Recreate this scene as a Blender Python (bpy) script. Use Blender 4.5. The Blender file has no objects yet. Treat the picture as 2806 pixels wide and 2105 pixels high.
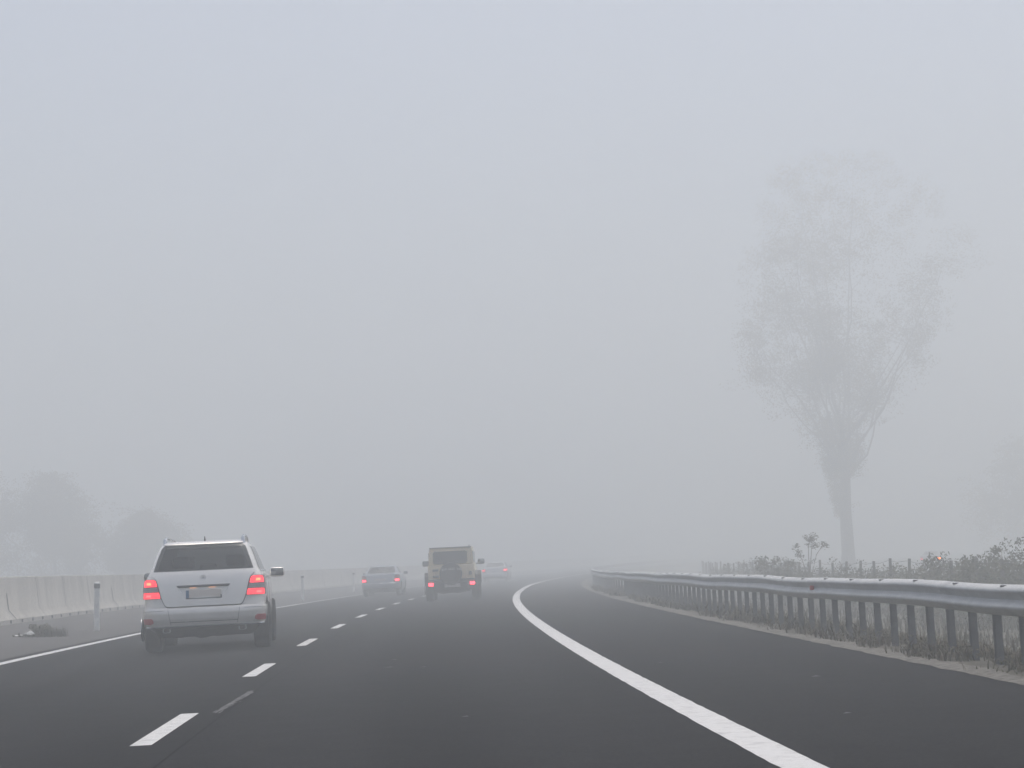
import bpy, bmesh, math, random
from mathutils import Vector, Matrix, noise
R = math.radians
random.seed(7)
sc = bpy.context.scene
col = sc.collection

# ------------------------------------------------------------------ helpers
def link(o, parent=None):
    col.objects.link(o)
    if parent: o.parent = parent
    return o

def tag(o, label=None, cat=None, group=None, kind=None):
    if label: o['label'] = label
    if cat: o['category'] = cat
    if group: o['group'] = group
    if kind: o['kind'] = kind
    return o

def empty(name, loc, rz=0, label=None, cat=None, group=None, tilt=0):
    o = bpy.data.objects.new(name, None)
    o.empty_display_size = .3
    o.location = loc
    o.rotation_euler = (0, tilt, rz)
    link(o)
    return tag(o, label, cat, group)

def copy_tree(o, parent=None):
    c = o.copy(); link(c, parent)
    for ch in list(o.children): copy_tree(ch, c)
    return c

class MB:
    """collects shapes, then builds ONE mesh object"""
    def __init__(s): s.v = []; s.f = []
    def add(s, vs, fs):
        n = len(s.v); s.v += [tuple(v) for v in vs]; s.f += [tuple(i + n for i in f) for f in fs]
    def box(s, c, d, rot=None, taper=(1, 1)):
        vs = []
        for k in (-1, 1):
            t = taper if k > 0 else (1, 1)
            for i, j in ((-1, -1), (1, -1), (1, 1), (-1, 1)):
                p = Vector((i * d[0] / 2 * t[0], j * d[1] / 2 * t[1], k * d[2] / 2))
                if rot: p = rot @ p
                vs.append(p + Vector(c))
        s.add(vs, [(3, 2, 1, 0), (4, 5, 6, 7), (0, 1, 5, 4), (1, 2, 6, 5), (2, 3, 7, 6), (3, 0, 4, 7)])
    def bbox(s, c, d, b=.02, rot=None):
        bm = bmesh.new(); bmesh.ops.create_cube(bm, size=1)
        for v in bm.verts: v.co = Vector((v.co.x * d[0], v.co.y * d[1], v.co.z * d[2]))
        bmesh.ops.bevel(bm, geom=bm.edges[:], offset=min(b, min(d) * .45), segments=3, profile=.5, affect='EDGES')
        bm.verts.index_update()
        vs = [(rot @ v.co if rot else v.co) + Vector(c) for v in bm.verts]
        s.add(vs, [[v.index for v in f.verts] for f in bm.faces]); bm.free()
    def prism(s, pts, a0, a1, axis='y'):
        n = len(pts)
        mk = {'y': lambda p, a: (p[0], a, p[1]), 'x': lambda p, a: (a, p[0], p[1]), 'z': lambda p, a: (p[0], p[1], a)}[axis]
        s.add([mk(p, a0) for p in pts] + [mk(p, a1) for p in pts],
              [tuple(range(n)), tuple(range(2 * n - 1, n - 1, -1))] + [(i, i + n, (i + 1) % n + n, (i + 1) % n) for i in range(n)])
    def tube(s, pts, rad, n=8):
        pts = [Vector(p) for p in pts]
        rs = rad if isinstance(rad, (list, tuple)) else [rad] * len(pts)
        vs = []; up = Vector((0, 0, 1))
        for i, p in enumerate(pts):
            t = (pts[min(i + 1, len(pts) - 1)] - pts[max(i - 1, 0)]).normalized()
            a = t.cross(up if abs(t.z) < .95 else Vector((1, 0, 0))).normalized(); b = t.cross(a)
            for k in range(n):
                w = 2 * math.pi * k / n
                vs.append(p + (a * math.cos(w) + b * math.sin(w)) * rs[i])
        fs = [(i * n + k, i * n + (k + 1) % n, (i + 1) * n + (k + 1) % n, (i + 1) * n + k) for i in range(len(pts) - 1) for k in range(n)]
        fs += [tuple(range(n - 1, -1, -1)), tuple(range((len(pts) - 1) * n, len(pts) * n))]
        s.add(vs, fs)
    def lathe(s, prof, c, axis='x', n=40):
        """prof = [(offset along axis, radius)] closed ring"""
        vs = []; m = len(prof)
        for k in range(n):
            w = 2 * math.pi * k / n
            for a, r in prof:
                p = {'x': (a, r * math.cos(w), r * math.sin(w)), 'y': (r * math.cos(w), a, r * math.sin(w)), 'z': (r * math.cos(w), r * math.sin(w), a)}[axis]
                vs.append((p[0] + c[0], p[1] + c[1], p[2] + c[2]))
        s.add(vs, [(k * m + i, k * m + (i + 1) % m, (k + 1) % n * m + (i + 1) % m, (k + 1) % n * m + i) for k in range(n) for i in range(m)])
    def grid(s, rows):
        m = len(rows[0]); n0 = len(s.v)
        s.v += [tuple(p) for r in rows for p in r]
        s.f += [(n0 + i * m + j, n0 + i * m + j + 1, n0 + (i + 1) * m + j + 1, n0 + (i + 1) * m + j) for i in range(len(rows) - 1) for j in range(m - 1)]
    def quad(s, c, a, b):
        c = Vector(c); s.add([c - a - b, c + a - b, c + a + b, c - a + b], [(0, 1, 2, 3)])
    def build(s, name, mat, parent=None, smooth=35, fix=True):
        me = bpy.data.meshes.new(name)
        me.from_pydata(s.v, [], s.f)
        me.materials.append(mat)
        if fix:
            bm = bmesh.new(); bm.from_mesh(me)
            bmesh.ops.recalc_face_normals(bm, faces=bm.faces[:]); bm.to_mesh(me); bm.free()
        if smooth:
            me.polygons.foreach_set('use_smooth', [True] * len(me.polygons))
            me.set_sharp_from_angle(angle=R(smooth))
        me.update()
        return link(bpy.data.objects.new(name, me), parent)

def boolean(o, cutters):
    """difference, keeping the cutter's material on the cut faces"""
    for c in cutters:
        for m in c.data.materials:
            if m.name not in [x.name for x in o.data.materials]: o.data.materials.append(m)
        md = o.modifiers.new('cut', 'BOOLEAN'); md.operation = 'DIFFERENCE'; md.object = c; md.solver = 'EXACT'; md.material_mode = 'TRANSFER'
    bpy.context.view_layer.update()
    dg = bpy.context.evaluated_depsgraph_get()
    me = bpy.data.meshes.new_from_object(o.evaluated_get(dg))
    o.modifiers.clear(); o.data = me
    me.polygons.foreach_set('use_smooth', [True] * len(me.polygons)); me.set_sharp_from_angle(angle=R(32))
    for c in cutters: bpy.data.objects.remove(c, do_unlink=True)

# ------------------------------------------------------------------ materials
def mat(name, c, rough=.6, metal=0, c2=None, scale=5, detail=4, lo=.35, hi=.65, bump=0, bscale=None, coat=0, stretch=None, spec=.5):
    m = bpy.data.materials.new(name); m.use_nodes = True
    nt = m.node_tree; b = nt.nodes['Principled BSDF']
    b.inputs['Base Color'].default_value = (*c, 1); b.inputs['Roughness'].default_value = rough; b.inputs['Metallic'].default_value = metal
    b.inputs['Coat Weight'].default_value = coat; b.inputs['Coat Roughness'].default_value = .08
    b.inputs['Specular IOR Level'].default_value = spec
    co = nt.nodes.new('ShaderNodeTexCoord'); src = co.outputs['Object']
    if stretch:
        mp = nt.nodes.new('ShaderNodeMapping'); mp.inputs['Scale'].default_value = stretch
        nt.links.new(src, mp.inputs['Vector']); src = mp.outputs['Vector']
    if c2:
        n = nt.nodes.new('ShaderNodeTexNoise'); n.inputs['Scale'].default_value = scale; n.inputs['Detail'].default_value = detail; n.inputs['Roughness'].default_value = .65
        nt.links.new(src, n.inputs['Vector'])
        r = nt.nodes.new('ShaderNodeValToRGB'); r.color_ramp.elements[0].position = lo; r.color_ramp.elements[1].position = hi
        r.color_ramp.elements[0].color = (*c, 1); r.color_ramp.elements[1].color = (*c2, 1)
        nt.links.new(n.outputs['Fac'], r.inputs['Fac']); nt.links.new(r.outputs['Color'], b.inputs['Base Color'])
    if bump:
        n2 = nt.nodes.new('ShaderNodeTexNoise'); n2.inputs['Scale'].default_value = bscale or scale; n2.inputs['Detail'].default_value = 5
        nt.links.new(src, n2.inputs['Vector'])
        bp = nt.nodes.new('ShaderNodeBump'); bp.inputs['Strength'].default_value = bump; bp.inputs['Distance'].default_value = .02
        nt.links.new(n2.outputs['Fac'], bp.inputs['Height']); nt.links.new(bp.outputs['Normal'], b.inputs['Normal'])
    return m

def emit(name, c, strength):
    m = mat(name, c, .2); b = m.node_tree.nodes['Principled BSDF']
    b.inputs['Emission Color'].default_value = (*c, 1); b.inputs['Emission Strength'].default_value = strength
    return m

def glass(name, c, trans=.35):
    m = bpy.data.materials.new(name); m.use_nodes = True; nt = m.node_tree; nt.nodes.clear()
    out = nt.nodes.new('ShaderNodeOutputMaterial'); tr = nt.nodes.new('ShaderNodeBsdfTransparent'); gl = nt.nodes.new('ShaderNodeBsdfPrincipled')
    tr.inputs[0].default_value = (*c, 1); gl.inputs['Base Color'].default_value = (.02, .022, .025, 1); gl.inputs['Roughness'].default_value = .12
    mx = nt.nodes.new('ShaderNodeMixShader'); mx.inputs[0].default_value = trans
    nt.links.new(gl.outputs[0], mx.inputs[1]); nt.links.new(tr.outputs[0], mx.inputs[2]); nt.links.new(mx.outputs[0], out.inputs['Surface'])
    return m

def paint(name, c, metal=.5, rough=.32, dirt=(.2, .19, .175), amount=.35):
    """car paint with a film of road dirt in cloudy patches"""
    m = mat(name, c, rough, metal, coat=.5); nt = m.node_tree; b = nt.nodes['Principled BSDF']
    co = nt.nodes.new('ShaderNodeTexCoord'); n = nt.nodes.new('ShaderNodeTexNoise'); n.inputs['Scale'].default_value = 2.6; n.inputs['Detail'].default_value = 7; n.inputs['Roughness'].default_value = .7
    nt.links.new(co.outputs['Object'], n.inputs['Vector'])
    sx = nt.nodes.new('ShaderNodeSeparateXYZ'); nt.links.new(co.outputs['Object'], sx.inputs[0])
    mr = nt.nodes.new('ShaderNodeMapRange'); mr.inputs['From Min'].default_value = 1.0; mr.inputs['From Max'].default_value = .25; mr.inputs['To Min'].default_value = 0; mr.inputs['To Max'].default_value = 1
    nt.links.new(sx.outputs['Z'], mr.inputs['Value'])
    mu = nt.nodes.new('ShaderNodeMath'); mu.operation = 'MULTIPLY'; nt.links.new(mr.outputs[0], mu.inputs[0]); nt.links.new(n.outputs['Fac'], mu.inputs[1])
    m2 = nt.nodes.new('ShaderNodeMath'); m2.operation = 'MULTIPLY'; nt.links.new(mu.outputs[0], m2.inputs[0]); m2.inputs[1].default_value = amount * 2; m2.use_clamp = True
    mix = nt.nodes.new('ShaderNodeMix'); mix.data_type = 'RGBA'; mix.inputs['A'].default_value = (*c, 1); mix.inputs['B'].default_value = (*dirt, 1)
    nt.links.new(m2.outputs[0], mix.inputs['Factor']); nt.links.new(mix.outputs['Result'], b.inputs['Base Color'])
    return m

M = {}
M['asphalt'] = mat('asphalt', (.0075, .0082, .0097), .9, spec=.08, c2=(.034, .0345, .036), scale=30, detail=9, lo=.3, hi=.72, bump=.5, bscale=140)
# broad wear and tyre-lane tone on top of the fine aggregate
def asphalt_wear(m):
    nt = m.node_tree; b = nt.nodes['Principled BSDF']; src = b.inputs['Base Color'].links[0].from_socket
    co = nt.nodes.new('ShaderNodeTexCoord'); mp = nt.nodes.new('ShaderNodeMapping'); mp.inputs['Scale'].default_value = (.9, .07, 1)
    nt.links.new(co.outputs['Object'], mp.inputs['Vector'])
    n = nt.nodes.new('ShaderNodeTexNoise'); n.inputs['Scale'].default_value = 1.1; n.inputs['Detail'].default_value = 6
    nt.links.new(mp.outputs[0], n.inputs['Vector'])
    r = nt.nodes.new('ShaderNodeValToRGB'); r.color_ramp.elements[0].position = .3; r.color_ramp.elements[1].position = .75
    r.color_ramp.elements[0].color = (.84, .84, .86, 1); r.color_ramp.elements[1].color = (1.16, 1.15, 1.14, 1)
    nt.links.new(n.outputs['Fac'], r.inputs['Fac'])
    mx = nt.nodes.new('ShaderNodeMix'); mx.data_type = 'RGBA'; mx.blend_type = 'MULTIPLY'; mx.inputs['Factor'].default_value = 1
    nt.links.new(src, mx.inputs['A']); nt.links.new(r.outputs['Color'], mx.inputs['B'])
    # mottled patches a few decimetres wide
    n3 = nt.nodes.new('ShaderNodeTexNoise'); n3.inputs['Scale'].default_value = 2.3; n3.inputs['Detail'].default_value = 8; n3.inputs['Roughness'].default_value = .75
    nt.links.new(co.outputs['Object'], n3.inputs['Vector'])
    r3 = nt.nodes.new('ShaderNodeValToRGB'); r3.color_ramp.elements[0].position = .3; r3.color_ramp.elements[1].position = .72
    r3.color_ramp.elements[0].color = (.72, .72, .73, 1); r3.color_ramp.elements[1].color = (1.3, 1.29, 1.27, 1); nt.links.new(n3.outputs['Fac'], r3.inputs['Fac'])
    # worn wheel tracks and oil-darkened lane middles
    at = nt.nodes.new('ShaderNodeAttribute'); at.attribute_name = 'lane'
    mr = nt.nodes.new('ShaderNodeMapRange'); mr.inputs['From Min'].default_value = -5; mr.inputs['From Max'].default_value = 5; nt.links.new(at.outputs['Fac'], mr.inputs['Value'])
    rt = nt.nodes.new('ShaderNodeValToRGB'); els = rt.color_ramp.elements; rt.color_ramp.interpolation = 'EASE'
    pts = [(-4.2, .95), (-2.9, 1.2), (-2.1, .86), (-1.3, 1.2), (0, .95), (1.2, 1.2), (1.95, .84), (2.75, 1.2), (3.9, .97)]
    els[0].position = (pts[0][0] + 5) / 10; els[0].color = (pts[0][1],) * 3 + (1,); els[1].position = (pts[-1][0] + 5) / 10; els[1].color = (pts[-1][1],) * 3 + (1,)
    for p_, v_ in pts[1:-1]: e_ = els.new((p_ + 5) / 10); e_.color = (v_, v_, v_, 1)
    nt.links.new(mr.outputs[0], rt.inputs['Fac'])
    last = mx.outputs['Result']
    for q_ in (r3, rt):
        m4 = nt.nodes.new('ShaderNodeMix'); m4.data_type = 'RGBA'; m4.blend_type = 'MULTIPLY'; m4.inputs['Factor'].default_value = 1
        nt.links.new(last, m4.inputs['A']); nt.links.new(q_.outputs['Color'], m4.inputs['B']); last = m4.outputs['Result']
    nt.links.new(last, b.inputs['Base Color'])
asphalt_wear(M['asphalt'])
M['bitumen'] = mat('bitumen', (.005, .005, .0055), .9, c2=(.010, .010, .0105), scale=6, spec=.05)
M['shoulder'] = mat('shoulder', (.058, .055, .053), .9, c2=(.105, .098, .092), scale=3.2, detail=9, lo=.28, hi=.75, bump=.5, bscale=60)
M['line'] = mat('line_paint', (.70, .70, .685), .75, c2=(.36, .36, .35), scale=7, detail=10, lo=.5, hi=.85, bump=.25, bscale=90)
M['scrape'] = mat('scrape_paint', (.17, .17, .17), .8, c2=(.03, .03, .031), scale=5, detail=6)
M['gravel'] = mat('gravel', (.24, .225, .20), .95, c2=(.085, .08, .065), scale=9, detail=9, bump=.8, bscale=45)
M['soil'] = mat('soil', (.075, .068, .05), .95, c2=(.13, .118, .085), scale=1.2, detail=9, bump=.8, bscale=12)
M['concrete'] = mat('concrete', (.55, .525, .47), .85, c2=(.37, .355, .315), scale=1.3, detail=9, lo=.42, hi=.72, bump=.3, bscale=30, stretch=(1, 1, .3))
M['joint'] = mat('joint', (.12, .115, .105), .9)
M['black'] = mat('black_rubber', (.03, .03, .032), .8)
M['white_plastic'] = mat('white_plastic', (.88, .875, .84), .5, c2=(.68, .67, .64), scale=6)
M['galv'] = mat('galvanised', (.56, .57, .57), .55, .15, c2=(.46, .47, .47), scale=3, detail=6, bump=.06, bscale=18)
M['galv_dull'] = mat('galvanised_dull', (.13, .132, .132), .8, .1, c2=(.18, .182, .182), scale=5)
M['post_concrete'] = mat('fence_concrete', (.18, .175, .16), .9, c2=(.25, .24, .22), scale=5)
M['wire'] = mat('wire', (.16, .16, .16), .5, .6)
M['bark'] = mat('bark', (.17, .15, .125), .9, c2=(.26, .235, .20), scale=4, bump=.6, bscale=12, stretch=(1, 1, .3))
M['leaf'] = mat('leaf', (.07, .09, .04), .65, c2=(.15, .135, .06), scale=.8, detail=3)
M['leaf_dark'] = mat('leaf_dark', (.055, .06, .035), .7, c2=(.11, .1, .058), scale=1.5, detail=3)
M['leaf_autumn'] = mat('leaf_autumn', (.21, .18, .10), .65, c2=(.31, .25, .14), scale=.5, detail=3)
M['grass'] = mat('grass', (.085, .08, .048), .85, c2=(.135, .115, .075), scale=1.3, detail=4)
M['dry'] = mat('dry_grass', (.15, .125, .085), .85, c2=(.085, .075, .05), scale=3)
M['litter'] = mat('litter', (.75, .75, .73), .5)
M['silver'] = paint('silver_paint', (.94, .91, .855), .3, .24)
M['silver_far'] = paint('pale_silver_paint', (.72, .735, .77), .3, .32, amount=.2)
M['sedan'] = paint('blue_grey_paint', (.38, .41, .46), .5, .3, amount=.4)
M['sand'] = paint('sand_paint', (.8, .66, .42), .0, .5, amount=.2)
M['plastic'] = mat('black_plastic', (.028, .029, .031), .6, c2=(.06, .058, .055), scale=4, detail=6)
M['under'] = mat('underbody', (.015, .015, .016), .9)
M['tyre'] = mat('tyre_rubber', (.018, .018, .019), .85, c2=(.04, .038, .036), scale=6)
M['rim'] = mat('alloy', (.4, .41, .42), .35, .8)
M['chrome'] = mat('chrome', (.7, .71, .73), .18, .95)
M['glass'] = glass('tinted_glass', (.45, .48, .49), .42)
M['glass_dark'] = mat('dark_glass', (.022, .024, .027), .1, c2=(.035, .037, .04), scale=3)
M['interior'] = mat('interior', (.03, .03, .032), .9)
M['seat'] = mat('seat_fabric', (.022, .022, .024), .9)
M['red_lens'] = mat('red_lens', (.28, .02, .03), .15)
M['reflector'] = mat('red_reflector', (.45, .03, .04), .25)
M['grey_lens'] = mat('grey_lens', (.36, .3, .31), .2)
M['lamp'] = emit('lit_red_lamp', (1, .03, .05), 1.7)
M['bulb'] = emit('lit_bulb', (1, .25, .1), 2.0); M['bulb2'] = emit('lit_bulb_red', (1, .1, .1), 2.2)
M['lamp_far'] = emit('lit_red_lamp_far', (1, .05, .08), 5)
M['lamp_amber'] = emit('lit_amber_lamp', (1, .2, .03), 42)
M['lamp_warm'] = emit('lit_plate_lamp', (1, .55, .35), .5)
M['plate'] = mat('plate_blank', (.78, .72, .65), .5)
M['plate_white'] = mat('plate_white', (.6, .58, .56), .5, c2=(.4, .38, .38), scale=14)
M['plate_blue'] = mat('plate_blue', (.06, .17, .33), .5)
M['mirror'] = mat('mirror_glass', (.25, .26, .27), .06, .9)

# ------------------------------------------------------------------ the road's shape (metres; camera at x 0, y 0, driving towards +y)
def zr(Y): return 0.0 if Y < 30 else -.17 * (1 - math.exp(-((Y - 30) / 55) ** 2))
POLY = {'L': (0, 5.44746e-4, -.0710459, -5.94264), 'D': (8.554e-7, 4.02e-4, -.0612854, -1.8322), 'R': (-2.0247e-7, 5.38166e-4, -.0641653, 2.0380)}
def pv(c, y): return ((c[0] * y + c[1]) * y + c[2]) * y + c[3]
def pd(c, y): return (3 * c[0] * y + 2 * c[1]) * y + c[2]
Y0, Y1 = -40, 460
TAB = {}
for k, c in POLY.items():
    t = {y: pv(c, y) for y in range(Y0, 81)}
    x = t[80]
    for y in range(81, Y1 + 1):
        a = min(1, (y - 80) / 45); a = a * a * (3 - 2 * a)
        x += (1 - a) * pd(c, 80 + (y - 80) * .5) + a * (.00107 * min(y, 330) - .0642)
        t[y] = x
    TAB[k] = t
def line_x(k, Y):
    Y = max(Y0, min(Y1 - 1e-6, Y)); i = math.floor(Y); f = Y - i
    return TAB[k][i] * (1 - f) + TAB[k][min(i + 1, Y1)] * f
def edge_x(Y):                       # right edge of the asphalt
    if Y < 34.7: return pv((0, 1.269e-4, -.0417427, 4.4817646), Y)
    return line_x('R', Y) + 2.74
def barrier_x(Y):
    k = [(-40, -8.6), (0, -10.4), (30, -12.2), (50, -13.2), (67, -13.9), (90, -13.9), (118, -12.7), (135, -11.7)]
    if Y >= 135: return line_x('L', Y) - (line_x('L', 135) + 11.7)
    for (a, xa), (b, xb) in zip(k, k[1:]):
        if Y <= b:
            i = k.index((a, xa)); ma = (xb - k[max(i - 1, 0)][1]) / (b - k[max(i - 1, 0)][0]); j = min(i + 2, len(k) - 1)
            mb = (k[j][1] - xa) / (k[j][0] - a); h = b - a; t = (Y - a) / h
            return (2 * t**3 - 3 * t**2 + 1) * xa + (t**3 - 2 * t**2 + t) * h * ma + (-2 * t**3 + 3 * t**2) * xb + (t**3 - t**2) * h * mb
def left_z(x, Y): return zr(Y) + .19 * min(1, max(0, (line_x('L', Y) - .35 - x) / 5.2)) if Y < 118 else zr(Y) + .19 * min(1, max(0, (line_x('L', Y) - .35 - x) / 5.2))
RIGHT = [(.0, -.03), (.42, .0), (1.0, -.06), (2.2, -.32), (4, -.58), (7, -.72), (14, -.8), (40, -.8), (130, -.6), (420, -.2)]
def right_z(x, Y):
    d = x - edge_x(Y)
    if d <= 0: return zr(Y)
    for (a, za), (b, zb) in zip(RIGHT, RIGHT[1:]):
        if d <= b: return zr(Y) + za + (zb - za) * (d - a) / (b - a)
    return zr(Y) - .2
YS = [Y0 + i * 2 for i in range(100)] + [160 + i * 6 for i in range(51)]
YS = [y for y in YS if y <= Y1]

# ground: one sheet, a few centimetres under the road, falling away beyond the guardrail
rows = []
for Y in YS:
    xl, xb, xe = line_x('L', Y), barrier_x(Y), edge_x(Y); r = []
    for d, z in ((-420, 1.5), (-120, .6), (-40, .2), (-14, .12), (-3, .14), (-.3, .15)): r.append((xb + d, Y, zr(Y) + z))
    r.append((xl - .4, Y, zr(Y) - .04)); r.append(((xl + xe) / 2, Y, zr(Y) - .04))
    for d, z in RIGHT:
        n = .06 * noise.noise(Vector((d * 1.3, Y * .35, 3))) * (1 if 1.5 < d < 60 else 0)
        r.append((xe + d - (.0 if d else .03), Y, zr(Y) + z + n))
    rows.append(r)
g = MB(); g.grid(rows); tag(g.build('ground', M['soil'], fix=True), kind='structure')

g = MB(); g.grid([[(line_x('L', Y) - .35 + (edge_x(Y) - line_x('L', Y) + .35) * k / 40, Y, zr(Y)) for k in range(41)] for Y in YS])
rd = tag(g.build('road', M['asphalt'], fix=False), kind='structure')
at_ = rd.data.attributes.new('lane', 'FLOAT', 'POINT')
at_.data.foreach_set('value', [v.co.x - line_x('D', v.co.y) for v in rd.data.vertices])
g = MB()
g.grid([[(barrier_x(Y) + .25 + (line_x('L', Y) - .33 - barrier_x(Y) - .25) * k / 6, Y, 0) for k in range(7)] for Y in YS])
g.v = [(x, y, left_z(x, y) + .004 + (0 if x > line_x('L', y) - .4 else .012 * noise.noise(Vector((x, y * .5, 0))))) for x, y, z in g.v]
tag(g.build('hard_shoulder', M['shoulder']), kind='structure')
# the carriageway of the other direction, beyond the barrier
g = MB(); g.grid([[(barrier_x(Y) - 2 - 11 * k / 4, Y, zr(Y) + .185) for k in range(5)] for Y in YS])
tag(g.build('opposite_carriageway', M['asphalt']), kind='structure')

def strip(name, fx0, fx1, ys, m, dz=.004, kind='structure'):
    s = MB(); s.grid([[(fx0(Y), Y, zr(Y) + dz), (fx1(Y), Y, zr(Y) + dz)] for Y in ys])
    return tag(s.build(name, m), kind=kind)
FINE = [Y0 + 2 * i for i in range(23)] + [6 + .2 * i for i in range(270)] + [60 + i for i in range(120)] + [180 + 4 * i for i in range(70)]
def rag(Y, k): return .010 * noise.noise(Vector((Y * 3.1, k, 4))) + .006 * noise.noise(Vector((Y * 11, k, 8)))
strip('edge_line', lambda Y: line_x('L', Y) - .1 + rag(Y, 0), lambda Y: line_x('L', Y) + .1 + rag(Y, 5), FINE, M['line'])
strip('edge_line', lambda Y: line_x('R', Y) - .115 + rag(Y, 1), lambda Y: line_x('R', Y) + .115 + rag(Y, 6), FINE, M['line'])
s = MB()
for i in range(-4, 24):
    a = 14.79 - 1.42 + 8.33 * i
    s.grid([[(line_x('D', a + t) - .075, a + t, zr(a + t) + .004), (line_x('D', a + t) + .075, a + t, zr(a + t) + .004)] for t in (0, .7, 1.4, 2.1, 2.9)])
tag(s.build('lane_dashes', M['line']), kind='structure')
# bitumen joint running beside the dashes
strip('asphalt_joint', lambda Y: line_x('D', Y) + .295, lambda Y: line_x('D', Y) + .312, [Y0 + i * .5 for i in range(260)], M['bitumen'], .003)
# worn scrape of old paint between two dashes
s = MB(); rnd = random.Random(3)
for i in range(150):
    t = rnd.random(); dz = .0042 + i * .00003; Y = 16.1 + 2.8 * t; x = -2.49 - .07 * t + rnd.gauss(0, .016)
    w = rnd.uniform(.003, .010); l = rnd.uniform(.12, .5) * (1.2 if t < .2 or .5 < t < .75 else .7)
    s.add([(x - w, Y, zr(Y) + dz), (x + w, Y + .02, zr(Y) + dz), (x - .025 * l + w * .6, Y + l, zr(Y) + dz), (x - .025 * l - w * .7, Y + l * .9, zr(Y) + dz)], [(0, 1, 2, 3)])
for x, Y, q in ((-1.45, 22.2, .05), (-1.05, 21.9, .04), (-1.5, 24.0, .04), (2.2, 13.2, .035), (1.5, 20.5, .03), (2.6, 17.1, .05), (-.4, 14.5, .03)):
    s.add([(x - q, Y, zr(Y) + .0045), (x + q, Y + .03, zr(Y) + .0045), (x + q * .4, Y + q * 3.5, zr(Y) + .0045)], [(0, 1, 2)])
tag(s.build('worn_paint', M['scrape']), kind='structure')

# pale grit along the asphalt's right edge, with a ragged outline
s = MB(); rr = []
for i in range(760):
    Y = -20 + i * .16; n0 = noise.noise(Vector((Y * 1.7, 0, 1))); n1 = noise.noise(Vector((Y * .9, 5, 2)))
    x0 = edge_x(Y) - .03 - .05 * n0 - .02 * noise.noise(Vector((Y * 7, 2, 2))); x1 = edge_x(Y) + .27 + .2 * n1 + .09 * noise.noise(Vector((Y * 4, 9, 2)))
    rr.append([(x0, Y, zr(Y) + .004), (x0 + (x1 - x0) * .5, Y, zr(Y) + .022), (x1, Y, zr(Y) + .008)])
s.grid(rr); tag(s.build('gravel_verge', M['gravel']), kind='structure')

# ------------------------------------------------------------------ grass and weeds
def blades(mb, x, y, z, h, n, spread, rnd, w=.012, lean=.35):
    for _ in range(n):
        a = rnd.uniform(0, 6.28); r = spread * math.sqrt(rnd.random())
        px, py = x + r * math.cos(a), y + r * math.sin(a); hh = h * rnd.uniform(.45, 1.15); b = rnd.uniform(0, 6.28); l = lean * hh * rnd.uniform(.2, 1.2)
        dx, dy = math.cos(b), math.sin(b); ww = w * rnd.uniform(.6, 1.5)
        mx, my = px + dx * l * .35, py + dy * l * .35
        mb.add([(px - dy * ww, py + dx * ww, z - .02), (px + dy * ww, py - dx * ww, z - .02), (mx + dy * ww * .8, my - dx * ww * .8, z + hh * .6), (mx - dy * ww * .8, my + dx * ww * .8, z + hh * .6), (px + dx * l, py + dy * l, z + hh)],
               [(0, 1, 2, 3), (3, 2, 4)])
def leaves(mb, c, rad, n, size, rnd, flat=.75):
    for _ in range(n):
        while True:
            p = Vector((rnd.uniform(-1, 1), rnd.uniform(-1, 1), rnd.uniform(-1, 1)))
            if p.length < 1: break
        p = Vector((p.x * rad, p.y * rad, p.z * rad * flat)) + Vector(c)
        a = Vector((rnd.gauss(0, 1), rnd.gauss(0, 1), rnd.gauss(0, 1))).normalized(); b = a.orthogonal().normalized()
        q = size * rnd.uniform(.6, 1.3); a *= q; b *= q * .55
        mb.add([p - a, p + b * .9, p + a, p - b * .9], [(0, 1, 2, 3)])

rnd = random.Random(11); s = MB(); d = MB()
for i in range(2100):
    Y = 8 + 75 * rnd.random() ** 1.4; u = rnd.random(); dd = .2 + 2.1 * u ** 1.2
    if noise.noise(Vector((dd * 1.5, Y * .8, 0))) < -.05 and dd < .8: continue
    x = edge_x(Y) + dd; n = noise.noise(Vector((x * .5, Y * .33, 7)))
    (d if rnd.random() < .4 + n else s)
    blades(d if rnd.random() < .42 + n * .8 else s, x, Y, right_z(x, Y), (.07 + .11 * rnd.random()) * (1 + .9 * n) + .05 * (dd > .7), 9, .16, rnd, .008 + .004 * (Y > 30), .95)
    if rnd.random() < .22: leaves(s, (x, Y, right_z(x, Y) + .07), .13, 22, .022, rnd)
for i in range(900):
    Y = 12 + 80 * rnd.random(); dd = 2.0 + 7 * rnd.random(); x = edge_x(Y) + dd
    blades(d if rnd.random() < .5 else s, x, Y, right_z(x, Y), .14 + .16 * rnd.random(), 12, .45, rnd, .014, .6)
tag(s.build('verge_grass', M['grass'], smooth=0, fix=False), kind='stuff')
tag(d.build('dry_verge_grass', M['dry'], smooth=0, fix=False), kind='stuff')

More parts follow.
